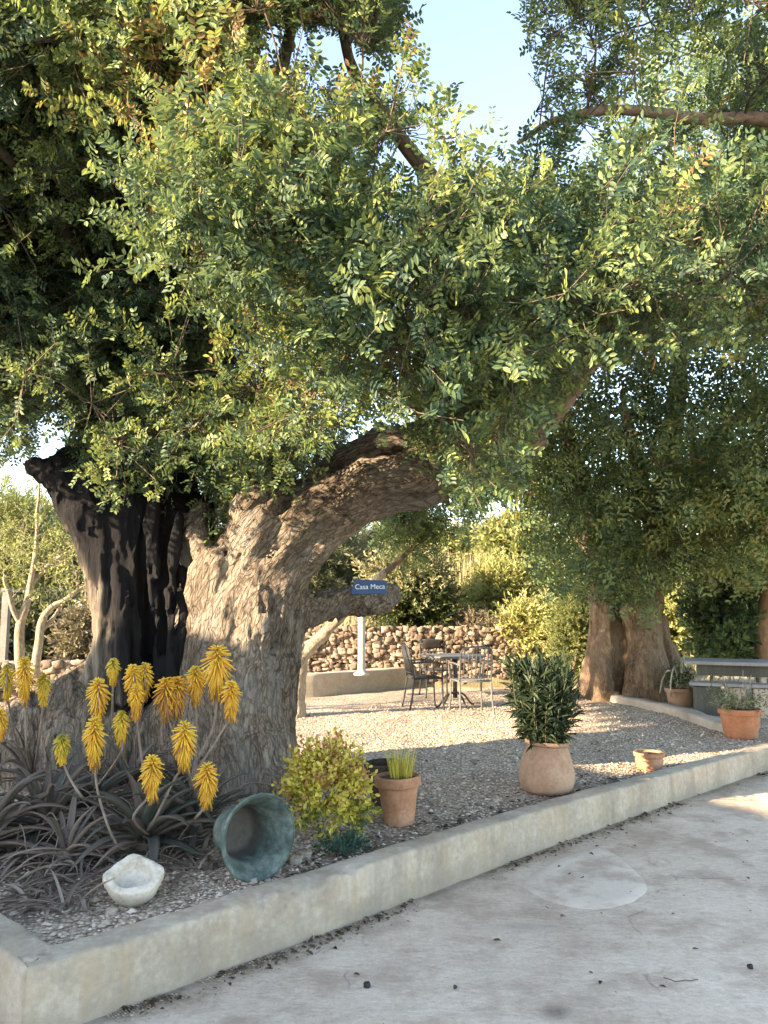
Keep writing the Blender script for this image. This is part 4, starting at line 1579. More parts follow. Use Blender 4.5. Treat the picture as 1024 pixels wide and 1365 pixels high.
ok = (py < np.interp(px, skirt2[:, 0], skirt2[:, 1]) + 2) & ~in_poly(px, py, g2[0])
pos, upv, tint, sc_ = pos[ok], upv[ok], tint[ok], sc_[ok]
V, Q, T = instance(SHOOTS_FAR, pos, upv, sc_, tint, rc)
mesh('crown', V, Q, M['leaf_far'], tree2, smooth=False, attrs={'tint': T})
mb = grow(limbs2, CL2, rc, 0.008)
for c_, r_ in limbs2:
    mb.add(*tube(c_, r_, 9))
mb.build('branches', M['twig'], tree2)
# ================================================================== PLANTS AND OBJECTS
rp = np.random.default_rng(77)


def lean_tube(pts, r0, r1, n=14, seg=8, wob=0.0):
    c = curve(pts, n)
    if wob:
        c = c + wob * np.stack([vnoise(c * 6, 5), vnoise(c * 6, 6), vnoise(c * 6, 7)], -1)
    return tube(c, np.linspace(r0, r1, n), seg)


def foliage_blob(centre, rad, n_clump, per, spread, temps, rng, tint0, tint_var=0.2, scale=(0.8, 1.2), shell=0.4, cut_z=None, up_bias=0.4):
    u = rng.normal(size=(n_clump, 3))
    u /= np.linalg.norm(u, axis=1)[:, None]
    c = np.array(centre) + u * np.array(rad) * (rng.uniform(shell, 1.0, n_clump)[:, None]) * (1 + 0.25 * fbm(u * 2.5 + np.array(centre), 2, 301))[:, None]
    if cut_z is not None:
        c = c[c[:, 2] > cut_z]
    pos = np.repeat(c, per, axis=0)
    o = rng.normal(0, spread, pos.shape)
    out = (pos - np.array(centre)) / np.array(rad)
    up = out * 0.8 + o / max(spread, 1e-6) * 0.5 + np.array([0, 0, up_bias]) + rng.normal(0, 0.35, pos.shape)
    ct = tint0 + tint_var * vnoise(c * (1.0 / max(0.15, np.mean(rad) * 0.6)), 303) + rng.normal(0, 0.07, len(c))
    t = np.repeat(ct, per) + rng.normal(0, 0.05, len(pos))
    return c, instance(temps, pos + o, up, rng.uniform(scale[0], scale[1], len(pos)), t, rng)


rt = np.random.default_rng(5)
T_BUSH = [bush_shoot(rt, 12, 0.40, 0.13) for _ in range(4)]
T_FINE = [bush_shoot(rt, 16, 0.40, 0.10, 0.7) for _ in range(4)]
T_NEEDLE = [bush_shoot(rt, 22, 0.35, 0.20, 0.55, LANCE_V, 10, 80) for _ in range(4)]
T_SMALL = [bush_shoot(rt, 12, 0.10, 0.034, 1.1) for _ in range(4)]


def bg_tree(name, label, px, D, base_z, cpx, cpy, rpx, rpy, mat, temps, n_clump, per, tint0, bark='twig', trunk_r=0.07, group=None, spread=None, depth=None, stems=1, scale=(0.8, 1.25), cut=None):
    b0 = P(px, 900, D)
    base = np.array([b0[0], b0[1], base_z])
    cen = P(cpx, cpy, D)
    R = np.array([rpx * D / F, depth if depth else rpx * D / F * 0.9, rpy * D / F])
    root = thing(name, label, 'tree' if 'tree' in name or 'pine' in name or 'sapling' in name else 'shrub', base, 0, group)
    c, (V, Q, T) = foliage_blob(cen, R, n_clump, per, spread if spread else 0.16 * np.mean(R), temps, rp, tint0, 0.25, scale, 0.35, max(base_z + 0.1, cen[2] - R[2] * 0.95) if cut is None else cut)
    mesh('crown' if 'tree' in name or 'pine' in name or 'sapling' in name else 'foliage', V, Q, mat, root, smooth=False, attrs={'tint': T})
    lim = []
    for s in range(stems):
        e = cen + rp.normal(0, 0.25, 3) * R * (1 if stems > 1 else 0.4) + [0, 0, 0.3 * R[2]]
        b_ = base + (rp.normal(0, 0.15, 3) * [1, 1, 0] if stems > 1 else 0)
        m_ = (b_ + e) / 2 + rp.normal(0, 0.06, 3) * R
        p_ = curve([b_ - [0, 0, 0.1], m_, e], 12)
        lim.append((p_, np.linspace(trunk_r, trunk_r * 0.35, 12)))
    mb = grow(lim, c[:: max(1, len(c) // 40)], rp, 0.008)
    for p_, r_ in lim:
        mb.add(*tube(p_, r_, 8))
    mb.build('trunk', M[bark], root)
    return root


# ---------------- terrace shrubs and the trees behind
bg_tree('round_shrub', 'dense grey green shrub on the terrace just beyond the blue sign', 545, 15.2, 1.1, 545, 792, 46, 44, M['leaf_olive'], T_FINE, 110, 12, 0.60, stems=4, trunk_r=0.04)
bg_tree('round_shrub', 'small dark shrub rooted at the top of the reddish stone wall', 560, 14.9, 1.1, 553, 818, 34, 24, M['leaf_dark'], T_FINE, 70, 12, 0.45, stems=3, trunk_r=0.03)
bg_tree('olive_tree', 'grey green olive tree standing beyond the yellow shrubs', 640, 24, 1.3, 640, 752, 60, 46, M['leaf_olive'], T_FINE, 200, 12, 0.45, stems=2, trunk_r=0.09)
bg_tree('yellow_shrub', 'lime yellow shrub glowing in the sun between the round shrub and the reeds', 580, 19, 1.2, 582, 752, 46, 30, M['leaf_yellow'], T_BUSH, 120, 12, 0.55, stems=3, trunk_r=0.03)
bg_tree('yellow_shrub', 'tall yellow green shrub in the middle gap between the two carobs', 690, 18, 1.1, 690, 748, 34, 50, M['leaf_yellow'], T_BUSH, 130, 12, 0.48, stems=3, trunk_r=0.04)
bg_tree('yellow_shrub', 'golden shrub low beside the end of the reddish stone wall', 688, 16.5, 0.9, 676, 806, 46, 36, M['leaf_yellow'], T_FINE, 150, 12, 0.70, stems=4, trunk_r=0.03)
bg_tree('yellow_shrub', 'pale straw coloured bush by the fluted trunk', 708, 14.5, 0.4, 708, 848, 26, 30, M['leaf_yellow'], T_FINE, 90, 12, 0.75, stems=4, trunk_r=0.03)
bg_tree('tan_shrub', 'rusty tan shrub touching the fluted trunk on its sunny side', 762, 13.4, 0.2, 764, 842, 24, 56, M['leaf_yellow'], T_FINE, 150, 12, 0.22, stems=4, trunk_r=0.03, scale=(0.35, 0.6))
bg_tree('dry_shrub', 'purplish grey dry bush spilling over the stone wall', 630, 14.6, 1.15, 632, 834, 34, 9, M['leaf_tan'], T_FINE, 50, 10, 0.12, stems=3, trunk_r=0.02, scale=(0.4, 0.6))
bg_tree('yellow_tree', 'sunlit yellow tree seen under the far crown above the grey table', 912, 18, 0.9, 908, 826, 42, 50, M['leaf_yellow'], T_BUSH, 150, 12, 0.58, trunk_r=0.06)
bg_tree('yellow_tree', 'yellow olive tree behind the green sapling', 1000, 20, 0.9, 1000, 815, 40, 50, M['leaf_yellow'], T_BUSH, 130, 12, 0.35, trunk_r=0.06)
bg_tree('green_sapling', 'slim green sapling with drooping leaves beside the grey table', 944, 13.4, 0.2, 968, 826, 32, 52, M['leaf'], T_BUSH, 100, 11, 0.42, trunk_r=0.03, scale=(0.6, 0.9))
bg_tree('olive_tree', 'dull green tree behind the reeds and the low golden shrub', 745, 26, 1.4, 752, 770, 50, 60, M['leaf_olive'], T_FINE, 170, 12, 0.35, trunk_r=0.1)
bg_tree('pine_tree', 'tall yellow green pine beyond the saplings, touching the frame of the yard', 20, 21, 0.9, 15, 742, 80, 95, M['leaf_yellow'], T_NEEDLE, 170, 9, 0.50, trunk_r=0.12)
bg_tree('pine_tree', 'olive coloured pine between the saplings and the hollow trunk', 108, 23, 0.9, 118, 745, 60, 80, M['leaf_yellow'], T_NEEDLE, 140, 9, 0.34, trunk_r=0.1)
bg_tree('pine_tree', 'broad olive pine standing behind the hollow trunk', 235, 26, 1.2, 235, 740, 80, 70, M['leaf_olive'], T_NEEDLE, 220, 10, 0.4, trunk_r=0.12)
bg_tree('pine_tree', 'dark green pine behind the arching limb', 400, 26, 1.3, 400, 752, 85, 62, M['leaf_olive'], T_NEEDLE, 240, 10, 0.35, trunk_r=0.12)
bg_tree('pine_tree', 'grey green pine behind the lime yellow shrub', 520, 28, 1.4, 515, 755, 60, 52, M['leaf_olive'], T_NEEDLE, 190, 10, 0.5, trunk_r=0.12)
bg_tree('pine_tree', 'distant pine behind the fluted carob', 850, 30, 1.5, 850, 770, 75, 70, M['leaf_olive'], T_NEEDLE, 220, 10, 0.4, trunk_r=0.14)
bg_tree('pine_tree', 'distant green pine beyond the green sapling', 1010, 32, 1.5, 1015, 765, 75, 75, M['leaf_dark'], T_NEEDLE, 220, 10, 0.6, trunk_r=0.14)
bg_tree('hedge_shrub', 'dark scrubby bush in front of the grey shed beside its white door', 66, 14.2, 0.1, 66, 848, 30, 30, M['leaf_olive'], T_FINE, 80, 12, 0.12, stems=4, trunk_r=0.02)
bg_tree('hedge_shrub', 'brownish scrub between the white shed door and the hollow trunk', 122, 13.6, 0.1, 124, 850, 22, 32, M['leaf_tan'], T_FINE, 60, 12, 0.10, stems=4, trunk_r=0.02)
bg_tree('hedge_shrub', 'dim scrub at the side of the shed by the whitish fence post', 8, 14.0, 0.1, 10, 852, 30, 26, M['leaf_olive'], T_FINE, 70, 12, 0.16, stems=4, trunk_r=0.02)
# a wood far off that reads as one mass
Vs, Qs, Ts, n0 = [], [], [], 0
for k in range(46):
    x = -62 + k * 2.9 + rp.uniform(-1, 1)
    y = rp.uniform(40, 58)
    h = rp.uniform(2.2, 3.6)
    zc = 2.0 + h * 0.55
    c, (V, Q, T) = foliage_blob((x, y, zc), (2.3, 2.0, h * 0.62), 46, 8, 0.5, T_NEEDLE, rp, 0.4, 0.25, (1.6, 2.6), 0.4)
    Vs.append(V)
    Qs.append(Q + n0)
    Ts.append(T)
    n0 += len(V)
tag(mesh('woods', np.concatenate(Vs), np.concatenate(Qs), M['leaf_olive'], None, False, attrs={'tint': np.concatenate(Ts)}), kind='stuff')

# reeds / dry grass on the terrace
def grass_tuft(centre, rad, n, h, mat, name, rng, parent=None, lean=0.25, wide=0.012, kind=None, tint0=0.5):
    mb = MB()
    for _ in range(n):
        a = rng.uniform(0, 2 * PI)
        r = math.sqrt(rng.uniform(0, 1))
        b_ = np.array(centre) + np.array([math.cos(a) * r * rad[0], math.sin(a) * r * rad[1], 0])
        hh = h * rng.uniform(0.55, 1.1)
        dr = np.array([math.cos(a) * r + rng.normal(0, 0.4), math.sin(a) * r + rng.normal(0, 0.4), 0]) * lean * hh
        s = np.array([rng.normal(), rng.normal(), 0])
        s = s / np.linalg.norm(s) * wide
        p = [b_, b_ + dr * 0.3 + [0, 0, hh * 0.55], b_ + dr * 1.0 + [0, 0, hh]]
        V = np.array([p[0] - s, p[0] + s, p[1] - s * 0.8, p[1] + s * 0.8, p[2]])
        mb.add(V, [np.array([[0, 1, 3, 2]]), np.array([[2, 3, 4]])], np.clip(tint0 + rng.normal(0, 0.18), 0, 1))
    o = mb.build(name, mat, parent, False, attr='tint')
    if kind:
        o['kind'] = kind
    return o


q = P(622, 838, 17)
rd = thing('reed_clump', 'tall straw coloured reeds standing on the terrace behind the table', 'reeds', (q[0], q[1], 1.1))
grass_tuft((q[0], q[1], 1.1), (0.55, 0.4, 0), 420, 1.75, M['leaf_tan'], 'foliage', rp, rd, 0.12, 0.012, tint0=0.75)
gp = []
for k in range(1500):
    x, y = rp.uniform(-14, 14), rp.uniform(14.8, 24)
    gp.append((x, y))
mb = MB()
for x, y in gp:
    z = float(land_z(np.array(x), np.array(y)))
    for _ in range(7):
        b_ = np.array([x + rp.normal(0, 0.15), y + rp.normal(0, 0.15), z - 0.02])
        e = b_ + np.array([rp.normal(0, 0.12), rp.normal(0, 0.12), rp.uniform(0.15, 0.45)])
        s = np.array([0.02, rp.normal(0, 0.01), 0])
        mb.add(np.array([b_ - s, b_ + s, e]), np.array([[0, 1, 2]]), np.clip(rp.normal(0.55, 0.25), 0, 1))
mb.build('dry_grass', M['leaf_tan'], None, False, attr='tint')['kind'] = 'stuff'

# ---------------- saplings at the edge of the yard, bare pale stems
def sapling(label, stems, D, base, leaf_c, n, tint0):
    b0 = P(base[0], base[1], D)
    root = thing('bare_sapling', label, 'tree', (b0[0], b0[1], 0.2), 0, 'saplings with pale bare stems')
    lim = []
    for s in stems:
        W = curve([P(a, b_, D + dd) for a, b_, dd, r in s], 26)
        R = np.interp(np.linspace(0, 1, 26), np.linspace(0, 1, len(s)), [r * D / F for *_, r in s])
        W = W + 0.02 * np.stack([vnoise(W * 5, 8), vnoise(W * 5, 9), vnoise(W * 5, 10)], -1)
        lim.append((W, R))
    tg = []
    for (cx, cy, sx_, sy_, k) in leaf_c:
        for _ in range(k):
            tg.append(P(cx + rp.normal(0, sx_), cy + rp.normal(0, sy_), D + rp.normal(0, 0.45)))
    tg = np.array(tg)
    mb = grow(lim, tg, rp, 0.003, 0.05)
    for W, R in lim:
        mb.add(*tube(W, R, 9))
    mb.build('trunk', M['pale_bark'], root)
    pos = tg[rp.integers(0, len(tg), n)] + rp.normal(0, 0.09, (n, 3))
    up = rp.normal(0, 0.6, (n, 3)) + [0, 0, 0.6]
    V, Q, T = instance([bush_shoot(rt, 6, 0.14, 0.045, 0.8) for _ in range(3)], pos, up, rp.uniform(0.7, 1.2, n), tint0 + rp.normal(0, 0.15, n), rp)
    mesh('crown', V, Q, M['leaf_yellow'], root, False, attrs={'tint': T})


sapling('slim sapling with one pale stem forking at head height beside the pine', [[(28, 905, 0, 7), (27, 860, 0, 6.5), (28, 832, 0, 6), (38, 800, 0, 4.5), (42, 770, 0, 4), (47, 735, 0, 3), (50, 690, 0.1, 2), (54, 640, 0.1, 1.2)], [(28, 832, 0, 4), (15, 800, -0.1, 3), (5, 770, -0.2, 2)], [(42, 780, 0, 3), (62, 755, 0.1, 2.6), (80, 742, 0.1, 2.2), (100, 732, 0.2, 1.2)]], 9.6, (28, 905), [(35, 720, 30, 35, 90), (90, 725, 14, 20, 30), (10, 760, 14, 25, 30)], 330, 0.35)
sapling('slim pale sapling leaning towards the hollow trunk', [[(44, 905, 0, 6), (50, 860, 0, 5.5), (56, 828, 0, 5), (68, 812, 0, 4), (92, 796, 0, 3.2), (112, 782, 0.1, 2.4), (126, 768, 0.1, 1.4)], [(54, 842, 0, 3.2), (72, 822, 0.1, 2.4), (88, 800, 0.2, 1.6)]], 9.4, (44, 905), [(110, 755, 16, 22, 45), (80, 770, 14, 18, 20)], 120, 0.5)

# ---------------- garden shed and post
M['shed'] = stained('weathered_boards', [(0.3, (0.045, 0.05, 0.045)), (0.7, (0.12, 0.125, 0.11))], 4, 0.85, 0.3, 0.01, 40, (1, 1, 0.1))
M['white_paint'] = stained('white_paint', [(0.3, (0.60, 0.60, 0.60)), (0.7, (0.80, 0.80, 0.79))], 3, 0.5, 0.1, 0.002)
a_, b_ = P(-70, 850, 15.5), P(127, 850, 15.5)
zt = P(0, 792, 15.5)[2]
sh = thing('garden_shed', 'low grey boarded shed with a white door behind the bare saplings', 'shed', (a_[0], a_[1], 0.1))
MB().add(*box(((a_[0] + b_[0]) / 2, 15.5 + 1.2, (zt + 0.05) / 2), (b_[0] - a_[0], 2.4, zt - 0.05))).build('wall', M['shed'], sh, False)
MB().add(*box(((a_[0] + b_[0]) / 2, 15.5 + 1.2, zt + 0.06), (b_[0] - a_[0] + 0.2, 2.7, 0.05))).build('roof', M['shed'], sh, False)
d0, d1 = P(97, 800, 15.5), P(118, 800, 15.5)
dr = MB().add(*box(((d0[0] + d1[0]) / 2, 15.5 - 0.03, (d0[2] + 0.15) / 2), (d1[0] - d0[0], 0.05, d0[2] - 0.15))).build('door', M['white_paint'], sh, False)
MB().add(*box(((d0[0] + d1[0]) / 2 + 0.08, 15.5 - 0.075, 1.0), (0.03, 0.04, 0.12))).build('handle', M['shed'], dr, False)
q = P(4, 885, 12.2)
M['rock_grey'] = stained('weathered_concrete_post', [(0.3, (0.14, 0.13, 0.12)), (0.7, (0.28, 0.27, 0.25))], 5, 0.9)
fp = thing('fence_post', 'whitish concrete fence post beside the saplings', 'post', (q[0], q[1], 0.1))
mb = MB()
mb.add(*box((q[0], q[1], 0.98), (0.10, 0.10, 1.76)))
mb.add(*box((q[0], q[1], 1.88), (0.13, 0.13, 0.05)))
mb.build('shaft', M['rock_grey'], fp, False)

# ---------------- white post on the low wall
M['pole'] = stained('weathered_white_pipe', [(0.3, (0.40, 0.39, 0.37)), (0.7, (0.64, 0.63, 0.60))], 8, 0.6, 0.2, 0.003)
q = P(482, 890, 12.45)
wp = thing('white_post', 'round white post rising from the low concrete wall below the sign', 'post', (q[0], q[1], 0.54))
V, f = lathe([(0.0, 0.0), (0.12, 0.0), (0.12, 0.03), (0.08, 0.045), (0.065, 0.10), (0.06, 0.13), (0.057, 0.2), (0.056, 0.9), (0.056, 1.08)], 20)
mesh('shaft', V, f, M['pole'], wp, world=False)
V, f = lathe([(0.056, 1.08), (0.075, 1.09), (0.085, 1.13), (0.05, 1.16), (0.0, 1.17)], 20)
mesh('cap', V, f, M['pole'], wp, world=False)

# ---------------- young tree with a pale forked trunk
q = P(394, 955, 10.3)
pt = thing('young_tree', 'young tree with a smooth pale forked trunk beyond the old carob', 'tree', (q[0], q[1], 0.2))
S = SDF((-1.9, 9.7, 0.0), (0.9, 11.0, 2.6), 0.014)
S.path([(391, 965, 10.3, 17), (394, 945, 10.3, 13), (396, 918, 10.3, 11), (398, 895, 10.3, 11), (396, 876, 10.3, 11)], 0.05)
S.path([(394, 885, 10.3, 8), (388, 868, 10.25, 7), (385, 855, 10.2, 5)], 0.04)
S.path([(398, 882, 10.3, 9), (414, 862, 10.3, 8), (432, 845, 10.3, 7.5), (452, 824, 10.3, 7), (478, 800, 10.3, 6), (510, 765, 10.4, 5)], 0.04)
S.path([(385, 860, 10.2, 5), (376, 830, 10.2, 4), (380, 800, 10.3, 3)], 0.03)
S.noise(lambda p: 0.014 * fbm(p * 7, 3, 401) + 0.006 * fbm(p * 24, 2, 402))
V, Q = S.mesh()
mesh('trunk', V, Q, M['pale_bark'], pt)
c, (V, Q, T) = foliage_blob(P(550, 700, 10.6), (0.5, 0.55, 0.26), 34, 8, 0.12, SHOOTS, rp, 0.45, 0.2, (0.9, 1.3), 0.2)
mesh('crown', V, Q, M['leaf'], pt, False, attrs={'tint': T})
lim = [(curve([P(500, 775, 10.4), P(540, 740, 10.5), P(580, 700, 10.6)], 12), np.linspace(0.05, 0.02, 12))]
mb = grow(lim, c, rp, 0.006)
for p_, r_ in lim:
    mb.add(*tube(p_, r_, 8))
mb.build('branches', M['twig'], pt)

# ---------------- house sign on the lower limb
M['sign_blue'] = stained('blue_enamel', [(0.3, (0.006, 0.055, 0.15)), (0.7, (0.012, 0.085, 0.22))], 5, 0.45, 0.1, 0.001)
sg = P(492, 783, 6.28)
mp_ = 6.28 / F
sign = thing('house_sign', 'small blue name board with white lettering fixed to the lower limb', 'sign', sg)
mb = MB()
o2 = np.array([(-24, -9), (23, -8.5), (23.5, 9), (-20, 10.5)]) * mp_
bv = []
for y_, s_ in ((-0.012, 0.97), (-0.009, 1.0), (0.009, 1.0), (0.012, 0.97)):
    for a, b_ in o2 * s_:
        bv.append((a, y_, b_))
bv = np.array(bv)
fs = [[0, 1, 2, 3], [15, 14, 13, 12]]
for k in range(3):
    for j_ in range(4):
        fs.append([k * 4 + j_, (k + 1) * 4 + j_, (k + 1) * 4 + (j_ + 1) % 4, k * 4 + (j_ + 1) % 4])
mesh('board', bv, np.array(fs), M['sign_blue'], sign, False, world=False)
fc = bpy.data.curves.new('lettering', 'FONT')
fc.body = 'Casa Meca'
fc.size = 0.056
fc.extrude = 0.001
fc.align_x = 'CENTER'
fc.align_y = 'CENTER'
M['white_letter'] = stained('white_lettering', [(0.3, (0.7, 0.7, 0.7)), (0.7, (0.85, 0.85, 0.85))], 5, 0.5, 0.0, 0.001)
fc.materials.append(M['white_letter'])
fo = bpy.data.objects.new('lettering', fc)
link(fo)
bpy.context.view_layer.update()
fm = bpy.data.meshes.new_from_object(fo.evaluated_get(bpy.context.evaluated_depsgraph_get()))
bpy.data.objects.remove(fo)
fo = bpy.data.objects.new('lettering', fm)
link(fo, sign)
fo.location = (0.008, -0.0135, 0.004)
fo.rotation_euler = (PI / 2, math.radians(-1), 0)
mb = MB()
for dx in (-0.10, 0.11):
    mesh('nail', *tube([(dx, -0.014, 0.035), (dx, 0.10, 0.03)], 0.003, 6), M['shed'], sign, world=False)


# ---------------- table and chairs
M['iron'] = stained('painted_iron', [(0.3, (0.018, 0.02, 0.022)), (0.7, (0.055, 0.058, 0.06))], 10, 0.5, 0.2, 0.002)
M['iron_grey'] = stained('worn_grey_iron', [(0.3, (0.06, 0.065, 0.065)), (0.7, (0.16, 0.165, 0.165))], 10, 0.5, 0.2, 0.002)
M['pad'] = stained('dark_cushion', [(0.3, (0.012, 0.010, 0.010)), (0.7, (0.03, 0.026, 0.025))], 20, 0.9)


def chair(label, loc, rz, mat, pad=False):
    t = thing('garden_chair', label, 'chair', loc, rz, 'iron chairs round the garden table')
    tr = 0.013
    # local: the sitter faces +y
    for sx_ in (-0.22, 0.22):
        mesh('leg', *_tb([(sx_, 0.2, 0.43), (sx_, 0.205, 0.2), (sx_ * 1.06, 0.22, 0)], tr), mat, t, world=False)
        mesh('leg', *_tb([(sx_, -0.2, 0.43), (sx_, -0.23, 0.2), (sx_ * 1.06, -0.27, 0)], tr), mat, t, world=False)
        mesh('armrest', *_tb([(sx_, -0.24, 0.64), (sx_ * 1.12, -0.05, 0.66), (sx_ * 1.14, 0.14, 0.65), (sx_ * 1.1, 0.2, 0.6), (sx_, 0.2, 0.43)], tr), mat, t, world=False)
    mb = MB()
    mb.add(*tube([(-0.22, -0.2, 0.43), (-0.22, 0.2, 0.43), (0.22, 0.2, 0.43), (0.22, -0.2, 0.43), (-0.22, -0.2, 0.43)], tr, 8))
    for k in range(9):
        mb.add(*box((-0.2 + 0.05 * k, 0, 0.437), (0.032, 0.40, 0.010)))
    mb.build('seat', mat, t, world=False)
    mb = MB()
    fr = curve([(-0.22, -0.2, 0.43), (-0.22, -0.235, 0.64), (-0.21, -0.275, 0.82), (-0.15, -0.285, 0.87), (0, -0.29, 0.885), (0.15, -0.285, 0.87), (0.21, -0.275, 0.82), (0.22, -0.235, 0.64), (0.22, -0.2, 0.43)], 40)
    mb.add(*tube(fr, tr, 8))
    for k in range(7):
        x = -0.165 + 0.055 * k
        mb.add(*tube([(x, -0.203, 0.47), (x, -0.238, 0.64), (x, -0.285, 0.865)], 0.008, 6))
    for z, y in ((0.50, -0.21), (0.70, -0.25)):
        mb.add(*tube([(-0.215, y, z), (0.215, y, z)], 0.009, 6))
    bk = mb.build('backrest', mat, t, world=False)
    if pad:
        V = stone((0.34, 0.05, 0.13), 3, 0.8, (CS4, CF4)) + np.array([0, -0.262, 0.815])
        mesh('cushion', V, CF4, M['pad'], t, world=False)
    return t


def _tb(p, r, n=14, seg=8):
    return tube(curve(p, n), r, seg)


def gz(x, y):
    return float(bed_z(np.array(float(x)), np.array(float(y))))


def ground(px, py):
    g = G(px, py, 0.2)
    return np.array([g[0], g[1], gz(g[0], g[1])])


tc = ground(607, 940)
tb = thing('garden_table', 'round dark iron table standing between the iron chairs', 'table', tc)
V, f = lathe([(0.0, 0.70), (0.44, 0.70), (0.455, 0.705), (0.46, 0.715), (0.455, 0.725), (0.44, 0.73), (0.0, 0.73)], 40)
mesh('tabletop', V, f, M['iron_grey'], tb, world=False)
V, f = lathe([(0.0, 0.12), (0.035, 0.12), (0.03, 0.3), (0.04, 0.42), (0.03, 0.55), (0.05, 0.69), (0.0, 0.70)], 16)
mesh('column', V, f, M['iron'], tb, world=False)
for k in range(4):
    a = k * PI / 2 + 0.5
    e = np.array([math.cos(a), math.sin(a), 0])
    mesh('leg', *_tb([[0, 0, 0.2], e * 0.15 + [0, 0, 0.16], e * 0.27 + [0, 0, 0.03], e * 0.33 + [0, 0, 0.012]], 0.014), M['iron'], tb, world=False)
chair('dark iron chair turned sideways at the end of the table, nearest the stone wall post', ground(566, 943), math.radians(-78), M['iron'])
chair('iron chair beyond the table with a black cushion on its back', ground(583, 928), math.radians(190), M['iron'], True)
chair('grey iron chair with its slatted back turned to the drive', ground(628, 950), math.radians(12), M['iron_grey'])

# ---------------- pots
M['terracotta'] = stained('terracotta', [(0.34, (0.24, 0.12, 0.075)), (0.5, (0.42, 0.20, 0.115)), (0.68, (0.52, 0.34, 0.25))], 5, 0.85, 0.25, 0.004, 50)
M['terra_pale'] = stained('limy_terracotta', [(0.34, (0.25, 0.145, 0.095)), (0.5, (0.40, 0.24, 0.16)), (0.66, (0.50, 0.36, 0.26))], 4, 0.88, 0.25, 0.004, 40)
M['terra_red'] = stained('orange_terracotta', [(0.28, (0.30, 0.11, 0.06)), (0.5, (0.47, 0.18, 0.095)), (0.72, (0.52, 0.27, 0.17))], 5, 0.8, 0.2, 0.004, 40)
M['plastic'] = stained('black_plastic', [(0.3, (0.012, 0.012, 0.012)), (0.7, (0.03, 0.03, 0.03))], 8, 0.5, 0.1, 0.002)
M['soil'] = stained('potting_soil', [(0.3, (0.03, 0.02, 0.014)), (0.7, (0.10, 0.07, 0.05))], 30, 0.95, 0.8, 0.02)


def pot(root, prof_out, wall, mat, soil_z, tilt=None, seed=0):
    """thick-walled pot from its outer profile (bottom to lip)"""
    po = curve([(r, z, 0) for r, z in prof_out], 40)[:, :2]
    pin = np.array([(max(0.0, r - wall), max(z, wall)) for r, z in po[::-1]])
    pr = np.vstack([[(0, 0)], po, pin, [(0, wall)]])
    V, f = lathe(pr, 44, tilt, (0, 0, 0), 0.006, seed)
    p_ = mesh('pot', V, f, mat, root, world=False)
    rs = np.interp(soil_z, po[:, 1], po[:, 0]) - wall * 0.8
    V, f = lathe([(0.0, soil_z + 0.012), (rs * 0.5, soil_z + 0.008), (rs, soil_z)], 30, tilt, (0, 0, 0), 0.01, 3)
    mesh('soil', V, f, M['soil'], root, world=False)
    return p_


def tiltm(ax, ay):
    return np.array(Matrix.Rotation(ax, 3, 'X') @ Matrix.Rotation(ay, 3, 'Y'))


# big jar with an oleander
g = ground(728, 1056)
ol = thing('potted_oleander', 'bushy dark green oleander in a big terracotta jar by the kerb', 'potted plant', g)
pot(ol, [(0.165, 0.0), (0.195, 0.03), (0.213, 0.10), (0.205, 0.18), (0.178, 0.27), (0.160, 0.325), (0.158, 0.345), (0.172, 0.355), (0.172, 0.375), (0.163, 0.38)], 0.022, M['terra_pale'], 0.34, tiltm(0.0, 0.05), 2)
M['green_stem'] = stained('green_stem', [(0.3, (0.03, 0.04, 0.02)), (0.7, (0.10, 0.10, 0.05))], 14, 0.7)
mbs, lv = MB(), []
for k in range(88):
    a = rp.uniform(0, 2 * PI)
    r = math.sqrt(rp.uniform(0, 1))
    b_ = np.array([math.cos(a) * r * 0.11, math.sin(a) * r * 0.11, 0.33])
    hh = rp.uniform(0.34, 0.74) * (1.05 - 0.2 * r)
    top = b_ + np.array([math.cos(a) * r * 0.15 + rp.normal(0, 0.03), math.sin(a) * r * 0.15 + rp.normal(0, 0.03), hh])
    c_ = curve([b_, (b_ + top) / 2 + rp.normal(0, 0.015, 3), top], 10)
    mbs.add(*tube(c_, np.linspace(0.006, 0.003, 10), 5))
    nl = int(hh / 0.017)
    for j_ in range(nl):
        t = 0.12 + 0.88 * (j_ + rp.uniform(0, 1)) / nl
        p_ = c_[min(9, int(t * 9))] * (1 - (t * 9 % 1)) + c_[min(9, int(t * 9) + 1)] * (t * 9 % 1)
        az = rp.uniform(0, 2 * PI)
        el = math.radians(rp.uniform(-25, 55) if t < 0.85 else rp.uniform(25, 80))
        d = np.array([math.cos(az) * math.cos(el), math.sin(az) * math.cos(el), math.sin(el)])
        lv.append((rot_from(d, np.array([0, 0, 1.0]) + 0.3 * rp.normal(size=3)), p_, rp.uniform(0.09, 0.15), rp.uniform(-0.5, 0.5)))
V, Q, shd = bake(lv, LANCE_V, LEAF_F, 1.15)
mesh('foliage', V, Q, M['leaf_oleander'], ol, False, world=False, attrs={'tint': np.clip(0.5 + 0.6 * shd, 0, 1)})
mbs.build('stems', M['green_stem'], ol, world=False)['kind'] = 'stuff'

